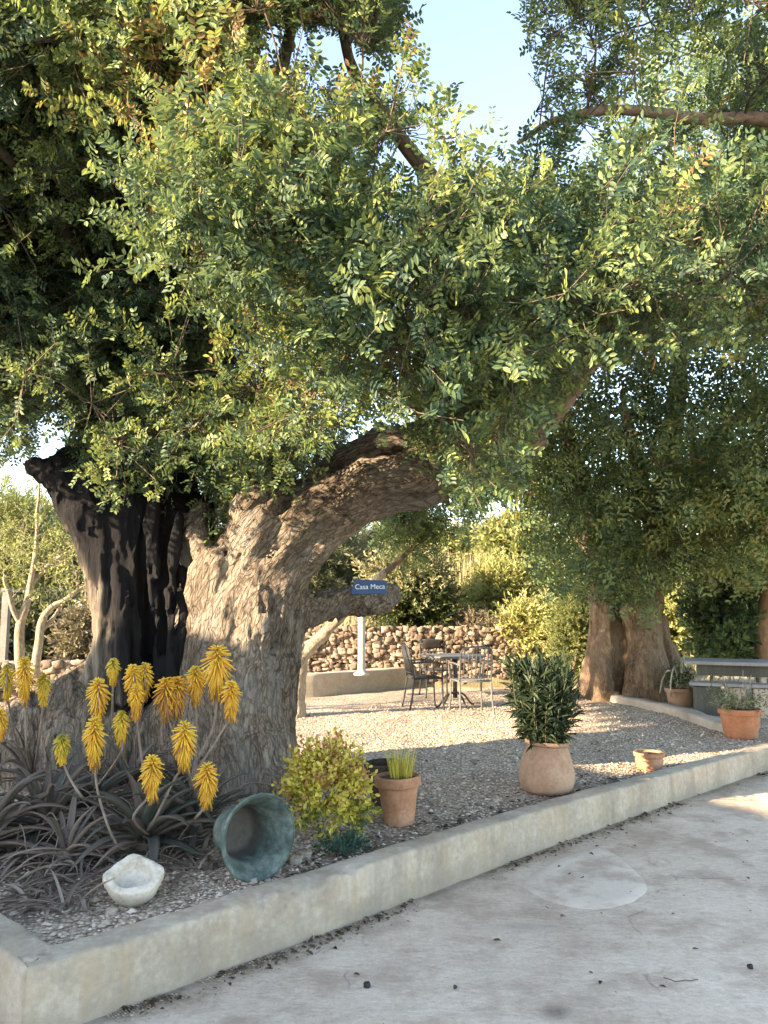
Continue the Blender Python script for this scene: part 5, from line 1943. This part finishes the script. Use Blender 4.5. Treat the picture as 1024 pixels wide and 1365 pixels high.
# grass in a rimmed pot, a dark pot behind it
g = ground(532, 1100)
gp_ = thing('potted_grass', 'rimmed terracotta pot of wispy pale grass near the kerb', 'potted plant', g)
PR = [(0.085, 0.0), (0.098, 0.02), (0.118, 0.16), (0.130, 0.235), (0.131, 0.24), (0.148, 0.243), (0.150, 0.262), (0.151, 0.30), (0.146, 0.306)]
pot(gp_, PR, 0.018, M['terracotta'], 0.285, tiltm(-0.02, -0.03), 5)
grass_tuft(g + [0.02, 0, 0.285], (0.075, 0.075, 0), 150, 0.21, M['leaf_varieg'], 'foliage', rp, gp_, 0.3, 0.0022, tint0=0.62)
g2_ = ground(513, 1078)
op = thing('plant_pot', 'dark brown empty pot tucked behind the pot of pale grass', 'pot', g2_)
pot(op, [(r * 0.9, z * 0.95) for r, z in PR], 0.018, M['soil'], 0.2, tiltm(0.03, -0.05), 6)

# low pot by the kerb
g = ground(866, 1026)
lp = thing('plant_pot', 'small squat terracotta pot half hidden by the kerb beyond the oleander', 'pot', g)
pot(lp, [(0.085, 0.0), (0.105, 0.03), (0.118, 0.08), (0.112, 0.115), (0.128, 0.12), (0.130, 0.15), (0.123, 0.155)], 0.016, M['terracotta'], 0.135, None, 8)

# orange pot with a grey succulent
g = ground(988, 984)
sp_ = thing('potted_succulent', 'wide orange terracotta pot with a grey straggly succulent', 'potted plant', g)
pot(sp_, [(0.135, 0.0), (0.16, 0.03), (0.19, 0.16), (0.203, 0.255), (0.222, 0.262), (0.225, 0.31), (0.215, 0.32)], 0.02, M['terra_red'], 0.295, None, 9)
T_SUC = [bush_shoot(rt, 16, 0.22, 0.055, 0.55, LANCE_V * np.array([3, 1, 1]), 0, 50) for _ in range(3)]
pos = np.stack([rp.normal(0, 0.09, 60), rp.normal(0, 0.09, 60), 0.30 + np.abs(rp.normal(0, 0.06, 60))], -1)
V, Q, T = instance(T_SUC, pos, pos * [4, 4, 0] + [0, 0, 0.6] + rp.normal(0, 0.4, (60, 3)), rp.uniform(0.6, 1.2, 60), rp.normal(0.45, 0.15, 60), rp)
mesh('foliage', V, Q, M['leaf_olive'], sp_, False, world=False, attrs={'tint': T})
mb = MB()
for k in range(7):
    a = rp.uniform(0, 6.28)
    mb.add(*lean_tube([(0.03 * math.cos(a), 0.03 * math.sin(a), 0.29), (0.10 * math.cos(a), 0.06 * math.sin(a), 0.45), (0.13 * math.cos(a) + rp.normal(0, 0.03), 0.1 * math.sin(a), rp.uniform(0.5, 0.72))], 0.006, 0.003, 10, 6))
mb.build('stems', M['pale_bark'], sp_, world=False)['kind'] = 'stuff'

# cactus with hanging arms in a small pot
g = ground(908, 941)
cp = thing('potted_cactus', 'pot of pale drooping cactus arms at the foot of the fluted trunk', 'potted plant', g)
pot(cp, [(0.15, 0.0), (0.17, 0.03), (0.19, 0.15), (0.20, 0.2), (0.215, 0.205), (0.215, 0.25), (0.2, 0.255)], 0.02, M['terra_pale'], 0.235, None, 11)
M['cactus'] = stained('pale_cactus_skin', [(0.3, (0.16, 0.20, 0.13)), (0.7, (0.46, 0.47, 0.36))], 12, 0.7)
mb = MB()
for k in range(13):
    a = rp.uniform(0, 6.28)
    h = rp.uniform(0.2, 0.48)
    e = np.array([math.cos(a), math.sin(a), 0])
    mb.add(*lean_tube([e * 0.03 + [0, 0, 0.23], e * 0.09 + [0, 0, 0.25 + h * 0.7], e * 0.16 + [0, 0, 0.23 + h], e * 0.25 + [0, 0, 0.20 + h * 0.55], e * 0.29 + [0, 0, 0.13 + h * 0.1]], 0.016, 0.012, 20, 7))
mb.build('arms', M['cactus'], cp, world=False)['kind'] = 'stuff'
V, Q, T = instance(T_SUC, np.stack([rp.normal(0, 0.08, 40), rp.normal(0, 0.08, 40), 0.25 + np.abs(rp.normal(0, 0.08, 40))], -1), rp.normal(0, 0.5, (40, 3)) + [0, 0, 0.7], rp.uniform(0.7, 1.2, 40), rp.normal(0.3, 0.1, 40), rp)
mesh('foliage', V, Q, M['leaf_dark'], cp, False, world=False, attrs={'tint': T})

# dark shrub in a black pot at the end of the low wall
g = ground(738, 912)
dp = thing('potted_shrub', 'small blackish green shrub in a black pot at the far side of the yard', 'potted plant', g)
pot(dp, [(0.14, 0.0), (0.16, 0.03), (0.19, 0.28), (0.205, 0.285), (0.205, 0.31), (0.19, 0.315)], 0.015, M['plastic'], 0.29, None, 12)
c, (V, Q, T) = foliage_blob(g + [0, 0, 0.52], (0.24, 0.24, 0.26), 46, 10, 0.06, T_SMALL, rp, 0.2, 0.15, (1.2, 2.0), 0.2)
mesh('foliage', V, Q, M['leaf_oleander'], dp, False, attrs={'tint': T})

# ---------------- grey slab table by the second carob
M['slab'] = stained('grey_slab', [(0.3, (0.14, 0.145, 0.155)), (0.7, (0.34, 0.34, 0.35))], 3, 0.6, 0.2, 0.004)
a_, b_ = P(913, 890, 10.9), P(1075, 897, 10.3)
g = np.array([(a_[0] + b_[0]) / 2, (a_[1] + b_[1]) / 2, 0.2])
rz = math.atan2(b_[1] - a_[1], b_[0] - a_[0])
L = float(np.linalg.norm((b_ - a_)[:2]))
st_ = thing('slab_table', 'long grey slab table with a bench board on stone blocks by the fluted trunk', 'table', g, rz)


def rbox(c_, s_, bev=0.012):
    V = stone(np.array(s_) * 1.0, 1, 0.0, (CS4, CF4))
    x = CS4 * np.array(s_) * 0.5
    return x + np.array(c_), CF4


MB().add(*box((0, 0.3, 0.65), (L, 0.8, 0.045))).build('tabletop', M['slab'], st_, False, world=False)
MB().add(*box((0.02, -0.35, 0.40), (L - 0.1, 0.3, 0.04))).build('bench_board', M['slab'], st_, False, world=False)
MB().add(*box((0, 0.3, 0.55), (L - 0.3, 0.55, 0.15))).build('apron', M['shed'], st_, False, world=False)
for x, w_, mm in ((-L / 2 + 0.28, 0.34, 'shed'), (-L / 2 + 0.62, 0.26, 'conc_wall'), (L / 2 - 0.5, 0.3, 'conc_wall')):
    MB().add(*box((x, 0.0, 0.18), (w_, 0.9, 0.37))).build('support_block', M[mm], st_, False, world=False)
g = ground(1019, 944)
wl = thing('white_post', 'short white post in front of the grey slab table', 'post', g)
MB().add(*box((0, 0, 0.2), (0.07, 0.07, 0.44))).add(*box((0, 0, 0.43), (0.09, 0.09, 0.03))).build('shaft', M['white_paint'], wl, False, world=False)

# reddish trunk at the far side
g = P(1022, 900, 13.0)
bt = thing('smooth_trunk_tree', 'tree with a reddish trunk standing beyond the slab table', 'tree', (g[0], g[1], 0.2))
S = SDF((g[0] - 0.6, 12.3, 0.0), (g[0] + 1.0, 13.7, 3.2), 0.025)
S.path([(1024, 925, 13, 15), (1022, 880, 13, 13), (1020, 835, 13, 12), (1026, 790, 13, 11), (1035, 720, 13, 9)], 0.05)
S.noise(lambda p: 0.03 * fbm(p * np.array([5, 5, 2]), 3, 501))
V, Q = S.mesh()
M['red_bark'] = stained('reddish_bark', [(0.3, (0.20, 0.10, 0.06)), (0.7, (0.45, 0.26, 0.16))], 6, 0.9, 0.6, 0.02)
mesh('trunk', V, Q, M['red_bark'], bt)
c, (V, Q, T) = foliage_blob(P(1075, 690, 13), (1.1, 1.0, 0.8), 90, 9, 0.2, T_BUSH, rp, 0.4, 0.2, (0.8, 1.2), 0.3)
mesh('crown', V, Q, M['leaf_dark'], bt, False, attrs={'tint': T})

# ---------------- variegated bush
g = ground(436, 1120)
vb = thing('variegated_bush', 'round golden variegated bush between the copper pot and the grass pot', 'shrub', g)
cc = g + np.array([0.0, 0.0, 0.30])
pos, up, ti = [], [], []
for k in range(520):
    u = rp.normal(size=3)
    u /= np.linalg.norm(u)
    r = rp.uniform(0.45, 1.0) ** 0.5
    if u[2] < -0.8:
        continue
    q = cc + u * np.array([0.205, 0.20, 0.235]) * r * (1 + 0.42 * float(vnoise(u * 3.0, 601)))
    pos.append(q)
    up.append(u + rp.normal(0, 0.35, 3) + [0, 0, 0.35])
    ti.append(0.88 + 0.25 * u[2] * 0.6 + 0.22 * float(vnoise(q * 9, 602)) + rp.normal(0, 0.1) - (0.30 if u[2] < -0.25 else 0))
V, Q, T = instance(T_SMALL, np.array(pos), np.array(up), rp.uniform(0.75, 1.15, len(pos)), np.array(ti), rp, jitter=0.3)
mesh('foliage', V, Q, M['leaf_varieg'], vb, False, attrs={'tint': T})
lim = [(curve([g - [0, 0, 0.03], g + [0, 0, 0.15], cc], 8), np.linspace(0.012, 0.006, 8))]
grow(lim, np.array(pos)[::12], rp, 0.002).build('stems', M['twig'], vb)['kind'] = 'stuff'
# blue-green seedling tuft at its foot
g = ground(456, 1137)
tf = thing('green_tuft', 'little blue green weed tuft at the foot of the golden bush', 'plant', g)
pos = np.stack([rp.normal(0, 0.055, 60), rp.normal(0, 0.05, 60), np.abs(rp.normal(0, 0.035, 60))], -1)
V, Q, T = instance([bush_shoot(rt, 12, 0.06, 0.03, 0.6) for _ in range(3)], pos, pos * [6, 6, 0] + [0, 0, 0.5], rp.uniform(0.7, 1.2, 60), rp.normal(0.25, 0.08, 60), rp)
M['leaf_blue'] = leaf_mat('blue_green_leaf', [(0.0, (0.015, 0.06, 0.045)), (0.6, (0.04, 0.13, 0.09)), (1.0, (0.10, 0.2, 0.12))], 0.2)
mesh('foliage', V, Q, M['leaf_blue'], tf, False, world=False, attrs={'tint': T})

# ---------------- verdigris copper pot lying on its side
m, nt, b = mat_new('verdigris_copper')
v = coords(nt)
n1 = noise_tex(nt, v, 7, 8, 0.7)
n2 = noise_tex(nt, v, 30, 6, 0.7)
c = ramp(nt, math_n(nt, 'ADD', math_n(nt, 'MULTIPLY', n1, 0.6), math_n(nt, 'MULTIPLY', n2, 0.4)), [(0.36, (0.035, 0.055, 0.048)), (0.5, (0.085, 0.125, 0.11)), (0.62, (0.18, 0.225, 0.20))])
rust = attr_n(nt, 'rust')
c = mixc(nt, math_n(nt, 'MULTIPLY', rust, math_n(nt, 'ADD', n1, 0.4)), c, mixc(nt, n2, (0.07, 0.045, 0.038), (0.15, 0.135, 0.12)))
nt.links.new(c, b.inputs['Base Color'])
b.inputs['Roughness'].default_value = 0.7
b.inputs['Metallic'].default_value = 0.15
bump(nt, b, n2, 0.4, 0.006)
M['copper'] = m
rimc = P(345, 1109, 4.18)
axd = np.array([0.64, -0.76, 0.06])
axd /= np.linalg.norm(axd)
R = rot_from(np.array([0, 0, 1.0]) - axd * axd[2], axd)       # z column = mouth direction
PS = 0.9
po = PS * curve([(0.0, -0.30, 0), (0.10, -0.302, 0), (0.135, -0.29, 0), (0.150, -0.25, 0), (0.160, -0.17, 0), (0.185, -0.08, 0), (0.222, -0.015, 0), (0.240, 0.0, 0), (0.243, 0.006, 0)], 44)[:, :2]
pin = np.array([(max(0, r - 0.009), z + 0.006) for r, z in po[::-1]])
V, f = lathe(np.vstack([po, pin]), 64, None, (0, 0, 0), 0.006, 15)
rust = sstep(-0.17, -0.235, V[:, 2] / PS) * (np.hypot(V[:, 0], V[:, 1]) / PS < 0.148)
lowest = (V @ R.T)[:, 2].min()
gz_ = gz(rimc[0], rimc[1])
org = rimc.copy()
org[2] = gz_ - lowest + 0.0
cu = thing('copper_pot', 'large verdigris green copper pot lying on its side with open flared mouth', 'pot', org)
mesh('shell', V @ R.T, f, M['copper'], cu, world=False, attrs={'rust': rust})
hp = PS * curve([np.array([0.155, 0.0, -0.2]), np.array([0.22, 0.02, -0.17]), np.array([0.235, 0.0, -0.1]), np.array([0.19, 0, -0.085])], 14)
mesh('handle', *tube(hp @ R.T, 0.008, 8), M['copper'], cu, world=False, attrs={'rust': np.zeros(14 * 8)})

# ---------------- white stone mortar
M['marble'] = stained('weathered_marble', [(0.34, (0.34, 0.27, 0.21)), (0.48, (0.58, 0.51, 0.43)), (0.64, (0.74, 0.67, 0.58))], 9, 0.75, 0.35, 0.006, 60)
g = ground(178, 1196)
mo = thing('stone_mortar', 'chipped white stone mortar with lugs set in the gravel before the aloes', 'bowl', g)
po = curve([(0.0, 0.0, 0), (0.05, 0.0, 0), (0.078, 0.018, 0), (0.103, 0.06, 0), (0.113, 0.10, 0), (0.116, 0.135, 0), (0.111, 0.147, 0), (0.098, 0.15, 0), (0.084, 0.142, 0), (0.074, 0.10, 0), (0.048, 0.066, 0), (0.0, 0.056, 0)], 60)[:, :2]
V, f = lathe(po * np.array([1.10, 0.88]), 60, None, (0, 0, 0), 0.005, 31)
ang = np.arctan2(V[:, 1], V[:, 0])
rr_ = np.hypot(V[:, 0], V[:, 1])
lug = sum(np.exp(-((np.angle(np.exp(1j * (ang - a0)))) / 0.34) ** 2) for a0 in (0.3, 1.9, 3.4, 5.1))
outw = (rr_ > 0.095) & (V[:, 2] > 0.05)
sc_l = 1 + 0.11 * lug * sstep(0.05, 0.12, V[:, 2]) * sstep(0.085, 0.115, rr_)
V[:, 0] *= sc_l
V[:, 1] *= sc_l
V[:, 2] += np.where(V[:, 2] > 0.12, 0.012 * lug, 0) + 0.007 * fbm(V * 26, 3, 33)
R = tiltm(math.radians(22), math.radians(6))
V = V @ R.T
V[:, 2] -= V[:, 2].min() + 0.012
mesh('bowl', V, f, M['marble'], mo, world=False)

# ---------------- loose rocks along the kerb
M['rock'] = stained('field_stone', [(0.3, (0.26, 0.19, 0.145)), (0.5, (0.43, 0.34, 0.27)), (0.7, (0.56, 0.47, 0.39))], 12, 0.95, 0.5, 0.01)
for k, (a, b_, s_, lb) in enumerate([(361, 1164, 0.085, 'pale tan rock beneath the mouth of the copper pot'), (394, 1152, 0.06, 'grey pink stone between the copper pot and the golden bush'), (408, 1143, 0.05, 'small stone beside the golden bush on the side of the copper pot'), (335, 1178, 0.045, 'small flat stone at the kerb below the copper pot'), (476, 1118, 0.05, 'stone in front of the golden bush near the grass pot'), (150, 1212, 0.04, 'little stone just before the white mortar')]):
    g = ground(a, b_)
    V = stone((s_ * 1.3, s_, s_ * 0.75), 40 + k, 0.75, (CS4, CF4))
    V = V * (1 + 0.06 * fbm(V * 60 + k, 3, 3)[:, None])
    o = mesh('rock', V + [0, 0, s_ * 0.2], CF4, M['rock'], None)
    o.location = [float(x) for x in g]
    tag(o, lb, 'rock')

# ---------------- aloes
M['aloe'] = leaf_mat('aloe_leaf', [(0.0, (0.040, 0.062, 0.048)), (0.3, (0.072, 0.080, 0.064)), (0.55, (0.140, 0.112, 0.096)), (0.8, (0.21, 0.155, 0.130)), (1.0, (0.31, 0.245, 0.20))], 0.06, 0.6, 0.3)
M['aloe_stalk'] = stained('aloe_stalk', [(0.3, (0.12, 0.09, 0.07)), (0.5, (0.23, 0.175, 0.14)), (0.7, (0.34, 0.26, 0.20))], 12, 0.8)
M['aloe_flower'] = leaf_mat('aloe_flower', [(0.0, (0.24, 0.25, 0.05)), (0.25, (0.75, 0.55, 0.08)), (0.5, (1.0, 0.60, 0.08)), (0.86, (0.82, 0.36, 0.05)), (1.0, (0.42, 0.22, 0.10))], 0.2, 0.5)


def aloe_leaf(base, az, el, L, wd, droop, rng, twist=0.0):
    n = 12
    d = np.array([math.cos(az), math.sin(az), 0])
    side = np.array([-math.sin(az), math.cos(az), 0])
    pts, p, e = [], np.array(base, float), el
    for k in range(n):
        pts.append(p.copy())
        p = p + (d * math.cos(e) + np.array([0, 0, math.sin(e)])) * L / (n - 1)
        e -= droop / (n - 1) * (0.5 + k / n)
    pts = np.array(pts)
    pts[:, :2] += side[None, :2] * (twist * L * np.linspace(0, 1, n) ** 2)[:, None]
    pts[:, 2] = np.maximum(pts[:, 2], base[2] - 0.02 + 0.012)
    t = np.gradient(pts, axis=0)
    t /= np.linalg.norm(t, axis=1)[:, None]
    V = []
    for k in range(n):
        s = k / (n - 1)
        w_ = wd * (0.85 + 0.35 * s) * (1 - s ** 2.2) + 0.001
        th = w_ * 0.26
        up_ = np.cross(side, t[k]) * -1
        if up_[2] < 0:
            up_ = -up_
        ch = 0.45 * w_
        ring = [(-1.0, ch), (-0.5, ch * 0.32), (0, 0.0), (0.5, ch * 0.32), (1.0, ch), (0.55, ch * 0.3 - th * 1.6), (0, -th * 2.2), (-0.55, ch * 0.3 - th * 1.6)]
        for a, b_ in ring:
            V.append(pts[k] + side * a * w_ + up_ * b_)
    V = np.array(V)
    kk_ = np.arange(n - 1)[:, None] * 8
    jj = np.arange(8)[None, :]
    j2 = (jj + 1) % 8
    return V, np.stack([kk_ + jj, kk_ + j2, kk_ + 8 + j2, kk_ + 8 + jj], -1).reshape(-1, 4)


def aloe(label, px, py, n, L, wd, rng, tint0=0.35, dead=0.3, zoff=0.0):
    g = ground(px, py) + [0, 0, zoff]
    root = thing('aloe_plant', label, 'aloe', g)
    mb = MB()
    for k in range(n):
        f_ = k / n
        az = k * 2.4 + rng.uniform(-0.3, 0.3)
        el = math.radians(10 + 66 * f_ + rng.uniform(-10, 10))
        isd = rng.uniform() < dead * (1.3 - f_)
        if isd:
            el = math.radians(rng.uniform(-5, 25))
        l_ = 1.18 * L * rng.uniform(0.75, 1.15) * (1.0 - 0.3 * f_)
        tn = tint0 + 0.10 + rng.normal(0, 0.10) + (0.4 if isd else 0)
        b_ = g + np.array([math.cos(az) * 0.035, math.sin(az) * 0.035, 0.05 + 0.10 * f_])
        V, f = aloe_leaf(b_, az, el, l_, 1.08 * wd * rng.uniform(0.7, 1.2) * (0.5 if isd else 1), math.radians(rng.uniform(30, 110) if not isd else rng.uniform(20, 60)), rng, rng.normal(0, 0.13))
        mb.add(V, f, np.clip(tn, 0, 1))
    mb.add(*tube([g - [0, 0, 0.03], g + [0, 0, 0.10]], [0.05, 0.045], 10), 0.7)
    mb.build('foliage', M['aloe'], root, attr='tint')
    return root, g


ra = np.random.default_rng(31)
A1, g1 = aloe('large grey green aloe directly behind the white mortar, with flower stalks', 192, 1142, 34, 0.50, 0.030, ra, 0.32, 0.25)
A2, g2a = aloe('sprawling brownish aloe at the edge of the bed under the rubble', 60, 1118, 34, 0.50, 0.028, ra, 0.42, 0.4)
A3, g3 = aloe('aloe rosette between the mortar and the knobbly trunk base', 118, 1098, 28, 0.45, 0.026, ra, 0.36, 0.3)
A4, g4 = aloe('aloe with spreading leaves reaching under the copper pot', 262, 1122, 26, 0.42, 0.025, ra, 0.34, 0.3)
A5, g5 = aloe('aloe close to the bed corner with folded grey leaves', -22, 1140, 30, 0.55, 0.030, ra, 0.45, 0.35)
A6, g6 = aloe('small low aloe with dried leaf tips near the bed corner', 88, 1158, 20, 0.34, 0.020, ra, 0.55, 0.6)
A7, g7 = aloe('rear aloe half hidden against the foot of the hollow trunk', 170, 1078, 26, 0.42, 0.024, ra, 0.38, 0.35)
A8, g8 = aloe('rear aloe standing before the rubble with pale flower spikes', 40, 1062, 26, 0.42, 0.024, ra, 0.45, 0.4)


def flower_spike(parent, stalk, fx, fy, D, hpx, wpx, tint0, rng):
    """drooping tubular florets packed round the top of the stalk, on the side of the plant"""
    hpx = hpx * rng.uniform(0.78, 0.92)
    top = P(fx, fy - hpx * 0.5, D)
    bot = P(fx, fy + hpx * 0.5, D)
    mb = MB()
    h = np.linalg.norm(top - bot)
    wr = wpx * D / F * 0.52 * rng.uniform(0.9, 1.1)
    ax_ = (top - bot) / h
    nfl = 190
    for k in range(nfl):
        s = (k + rng.uniform(0, 1)) / nfl
        az = k * 2.4
        o = bot + ax_ * (h * s)
        e = np.array([math.cos(az), math.sin(az), 0])
        ang = math.radians(-74 + 120 * s ** 2.6 + rng.uniform(-12, 12))
        L_ = wr * (1.25 if s < 0.7 else 1.25 - 2.6 * (s - 0.7)) * rng.uniform(0.85, 1.15)
        d = e * math.cos(ang) + np.array([0, 0, math.sin(ang)])
        r = 0.0040
        c_ = np.array([o, o + d * L_ * 0.5 + [0, 0, 0.003], o + d * L_ + [0, 0, -0.004]])
        V, f = tube(c_, [r * 0.6, r, r * 0.75], 5)
        mb.add(V, f, np.clip(tint0 + 0.25 * (1 - s) + 0.02 + 0.4 * max(0, 0.14 - s) / 0.14 * rng.uniform(0, 1.4) + rng.normal(0, 0.13) - 0.45 * max(0, s - 0.8) * 2, 0, 1))
    return mb.build('flower_head', M['aloe_flower'], stalk, attr='tint')


def spike(parent, g, fx, fy, hpx, wpx, D, tint0, mids=(), rng=ra):
    bot = P(fx, fy + hpx * 0.5, D)
    top = P(fx, fy - hpx * 0.42, D)
    b_ = g + np.array([rng.normal(0, 0.03), rng.normal(0, 0.03), 0.10])
    pts = [b_] + [P(a, c_, D) for a, c_ in mids] + [bot, top]
    if not mids:
        m_ = b_ * 0.5 + bot * 0.5
        m_ = m_ + np.array([(b_[0] - bot[0]) * 0.10, 0, -0.03])
        pts = [b_, m_, bot, top]
    c_ = curve(pts, 24)
    st = mesh('flower_stalk', *tube(c_, np.linspace(0.0085, 0.0048, 24), 8), M['aloe_stalk'], parent)
    flower_spike(parent, st, fx, fy, D, hpx, wpx, tint0, rng)
    return st


for (A, g, fx, fy, h, w_, D, t, mids) in [
        (A8, g8, 33, 902, 58, 22, 4.9, 0.45, [(36, 1000), (34, 950)]), (A8, g8, 10, 905, 40, 18, 5.0, 0.18, []), (A8, g8, 58, 915, 38, 17, 5.0, 0.2, [(50, 1000)]), (A5, g5, 1, 962, 36, 18, 4.5, 0.6, []),
        (A3, g3, 131, 928, 52, 26, 4.5, 0.5, []), (A1, g1, 126, 985, 62, 29, 4.3, 0.48, [(160, 1130), (134, 1070)]), (A7, g7, 151, 892, 32, 15, 4.7, 0.25, [(153, 980)]),
        (A7, g7, 178, 908, 44, 23, 4.6, 0.5, []), (A7, g7, 193, 904, 40, 20, 4.65, 0.42, []), (A1, g1, 182, 932, 44, 20, 4.5, 0.55, []), (A3, g3, 162, 966, 34, 20, 4.5, 0.28, [(158, 1010)]),
        (A3, g3, 83, 994, 30, 20, 4.4, 0.12, [(112, 1065), (92, 1035)]), (A4, g4, 221, 926, 44, 28, 4.6, 0.72, []), (A4, g4, 236, 922, 40, 28, 4.65, 0.7, []), (A4, g4, 261, 908, 42, 26, 4.7, 0.5, []),
        (A4, g4, 290, 888, 54, 40, 4.6, 0.5, [(258, 1030), (284, 970)]), (A4, g4, 308, 929, 44, 24, 4.5, 0.52, [(262, 1035), (290, 985)]), (A1, g1, 246, 988, 54, 34, 4.3, 0.5, [(205, 1095), (232, 1040)]),
        (A1, g1, 203, 1031, 46, 27, 4.2, 0.5, [(178, 1090)]), (A4, g4, 276, 1041, 50, 26, 4.25, 0.52, [(262, 1090)])]:
    spike(A, g, fx, fy, h, w_, D, t, mids)

# dry leaves and twigs lying about the aloes
mb = MB()
for k in range(420):
    a, b_ = ra.uniform(-30, 330), ra.uniform(1085, 1215)
    if b_ > 1150 + (330 - a) * 0.28 or (a > 120 and b_ > 1165 and a < 240):
        continue
    g = ground(a, b_)
    az = ra.uniform(0, 6.28)
    V, f = aloe_leaf(g + [0, 0, 0.02], az, math.radians(ra.uniform(0, 40)), ra.uniform(0.14, 0.34), ra.uniform(0.006, 0.013), math.radians(ra.uniform(10, 90)), ra, ra.normal(0, 0.3))
    mb.add(V, f, np.clip(ra.normal(0.78, 0.15), 0, 1))
for k in range(45):
    a, b_ = ra.uniform(-30, 300), ra.uniform(1060, 1190)
    if b_ > 1145 + (300 - a) * 0.25 or (a > 120 and b_ > 1160 and a < 240):
        continue
    g = ground(a, b_)
    az = ra.uniform(0, 6.28)
    l_ = ra.uniform(0.15, 0.42)
    d_ = np.array([math.cos(az), math.sin(az), 0])
    mb.add(*lean_tube([g, g + d_ * l_ * 0.4 + [0, 0, ra.uniform(0.05, 0.30)], g + d_ * l_ + [ra.normal(0, 0.05), ra.normal(0, 0.05), ra.uniform(0.02, 0.32)]], 0.0042, 0.0025, 10, 5, 0.012), np.clip(ra.normal(0.85, 0.12), 0, 1))
mb.build('dry_litter', M['aloe'], None, attr='tint')['kind'] = 'stuff'

# ---------------- litter on the drive: leaves, twigs, grit washed along the kerb
M['litter'] = leaf_mat('fallen_leaf', [(0.0, (0.02, 0.015, 0.012)), (0.6, (0.09, 0.06, 0.04)), (1.0, (0.22, 0.15, 0.09))], 0.1, 0.8)
mb = MB()
rl = np.random.default_rng(9)
for k in range(950):
    if k < 800:
        s_ = rl.integers(ci + 4, len(outer) - 40)
        q = outer[s_] - nrm[s_] * (0.02 + abs(rl.normal(0, 0.05)))
        if float(fbm(np.array([q[0], q[1], 0.0]) * 2.2, 3, 77)) < 0.02:
            continue
        x, y = q
    else:
        x, y = rl.uniform(-1.2, 4.0), rl.uniform(2.7, 7.0)
        if y > float(outer_y(np.array(x))) - 0.03:
            continue
    z = float(road_z(x, y)) + 0.010 * float(fbm(np.array([x, y, 0.0]) * 1.3, 3, 41)) + 0.006
    L_ = rl.uniform(0.010, 0.045)
    az = rl.uniform(0, 6.28)
    d = np.array([math.cos(az), math.sin(az), rl.uniform(-0.1, 0.25)])
    Rr = rot_from(d, np.array([rl.normal(0, 0.3), rl.normal(0, 0.3), 1.0]))
    mb.add((LEAF_V * np.array([0.9, 1, 1.5]) * L_) @ Rr.T + [x, y, z], LEAF_F, rl.uniform(0, 0.9))
for (pts) in [[(885, 1302), (905, 1308), (928, 1305)]]:
    c_ = curve([G(a, b_, 0.004) + [0, 0, float(road_z(0, G(a, b_, 0)[1]))] for a, b_ in pts], 12)
    mb.add(*tube(c_ + np.column_stack([0.01 * vnoise(c_ * 40, 3), 0.01 * vnoise(c_ * 40, 4), 0 * c_[:, 0]]), 0.0018, 5), 0.62)
for k in range(420):
    if k < 260:
        x = rl.uniform(-0.6, 2.6)
        y = float(bed_y(np.array(x))) + abs(rl.normal(0, 0.22)) + 0.02
    else:
        x, y = rl.uniform(-2.4, 3.6), rl.uniform(4.0, 9.0)
        if y < float(bed_y(np.array(x))) + 0.03:
            continue
    az = rl.uniform(0, 6.28)
    Rr = rot_from(np.array([math.cos(az), math.sin(az), rl.uniform(-0.1, 0.4)]), np.array([rl.normal(0, 0.4), rl.normal(0, 0.4), 1.0]))
    mb.add((LEAF_V * np.array([1.0, 1, 1.5]) * rl.uniform(0.025, 0.055)) @ Rr.T + [x, y, gz(x, y) + 0.012], LEAF_F, rl.uniform(0, 0.8))
mb.build('leaf_litter', M['litter'], None, False, attr='tint')['kind'] = 'stuff'
nG = 12000
s_ = rl.integers(ci - 60, len(outer) - 30, nG)
q = outer[s_] - nrm[s_] * (0.005 + np.abs(rl.normal(0, 0.06, nG)))[:, None]
zz = road_z(q[:, 0], q[:, 1]) + 0.010 * fbm(np.column_stack([q, np.zeros(nG)]) * 1.3, 3, 41) + 0.002
clump = fbm(np.column_stack([q, np.zeros(nG)]) * 2.2, 3, 77)
kp = clump > -0.05
scatter('grit', np.column_stack([q, zz])[kp], (0.0015 + 0.0055 * rl.uniform(0, 1, nG) ** 2.5)[kp], M['stone'], np.clip(rl.normal(0.2, 0.2, nG), 0, 1)[kp])
# dark fallen lump on the drive
for (a, b_, s_, lb) in [(489, 1316, 0.024, 'blackened seed lump lying on the drive'), (1000, 1291, 0.02, 'tiny dark pebble on the drive beside the red twig')]:
    g = G(a, b_, 0.0)
    V = stone((s_ * 1.4, s_, s_ * 1.0), 90, 0.25, (CS4, CF4))
    o = mesh('dark_pebble', V * (1 + 0.12 * fbm(V * 120, 3, 3)[:, None]) + [0, 0, s_ * 0.45], CF4, M['plastic'], None)
    o.location = (float(g[0]), float(g[1]), float(road_z(g[0], g[1])))
    tag(o, lb, 'pebble')
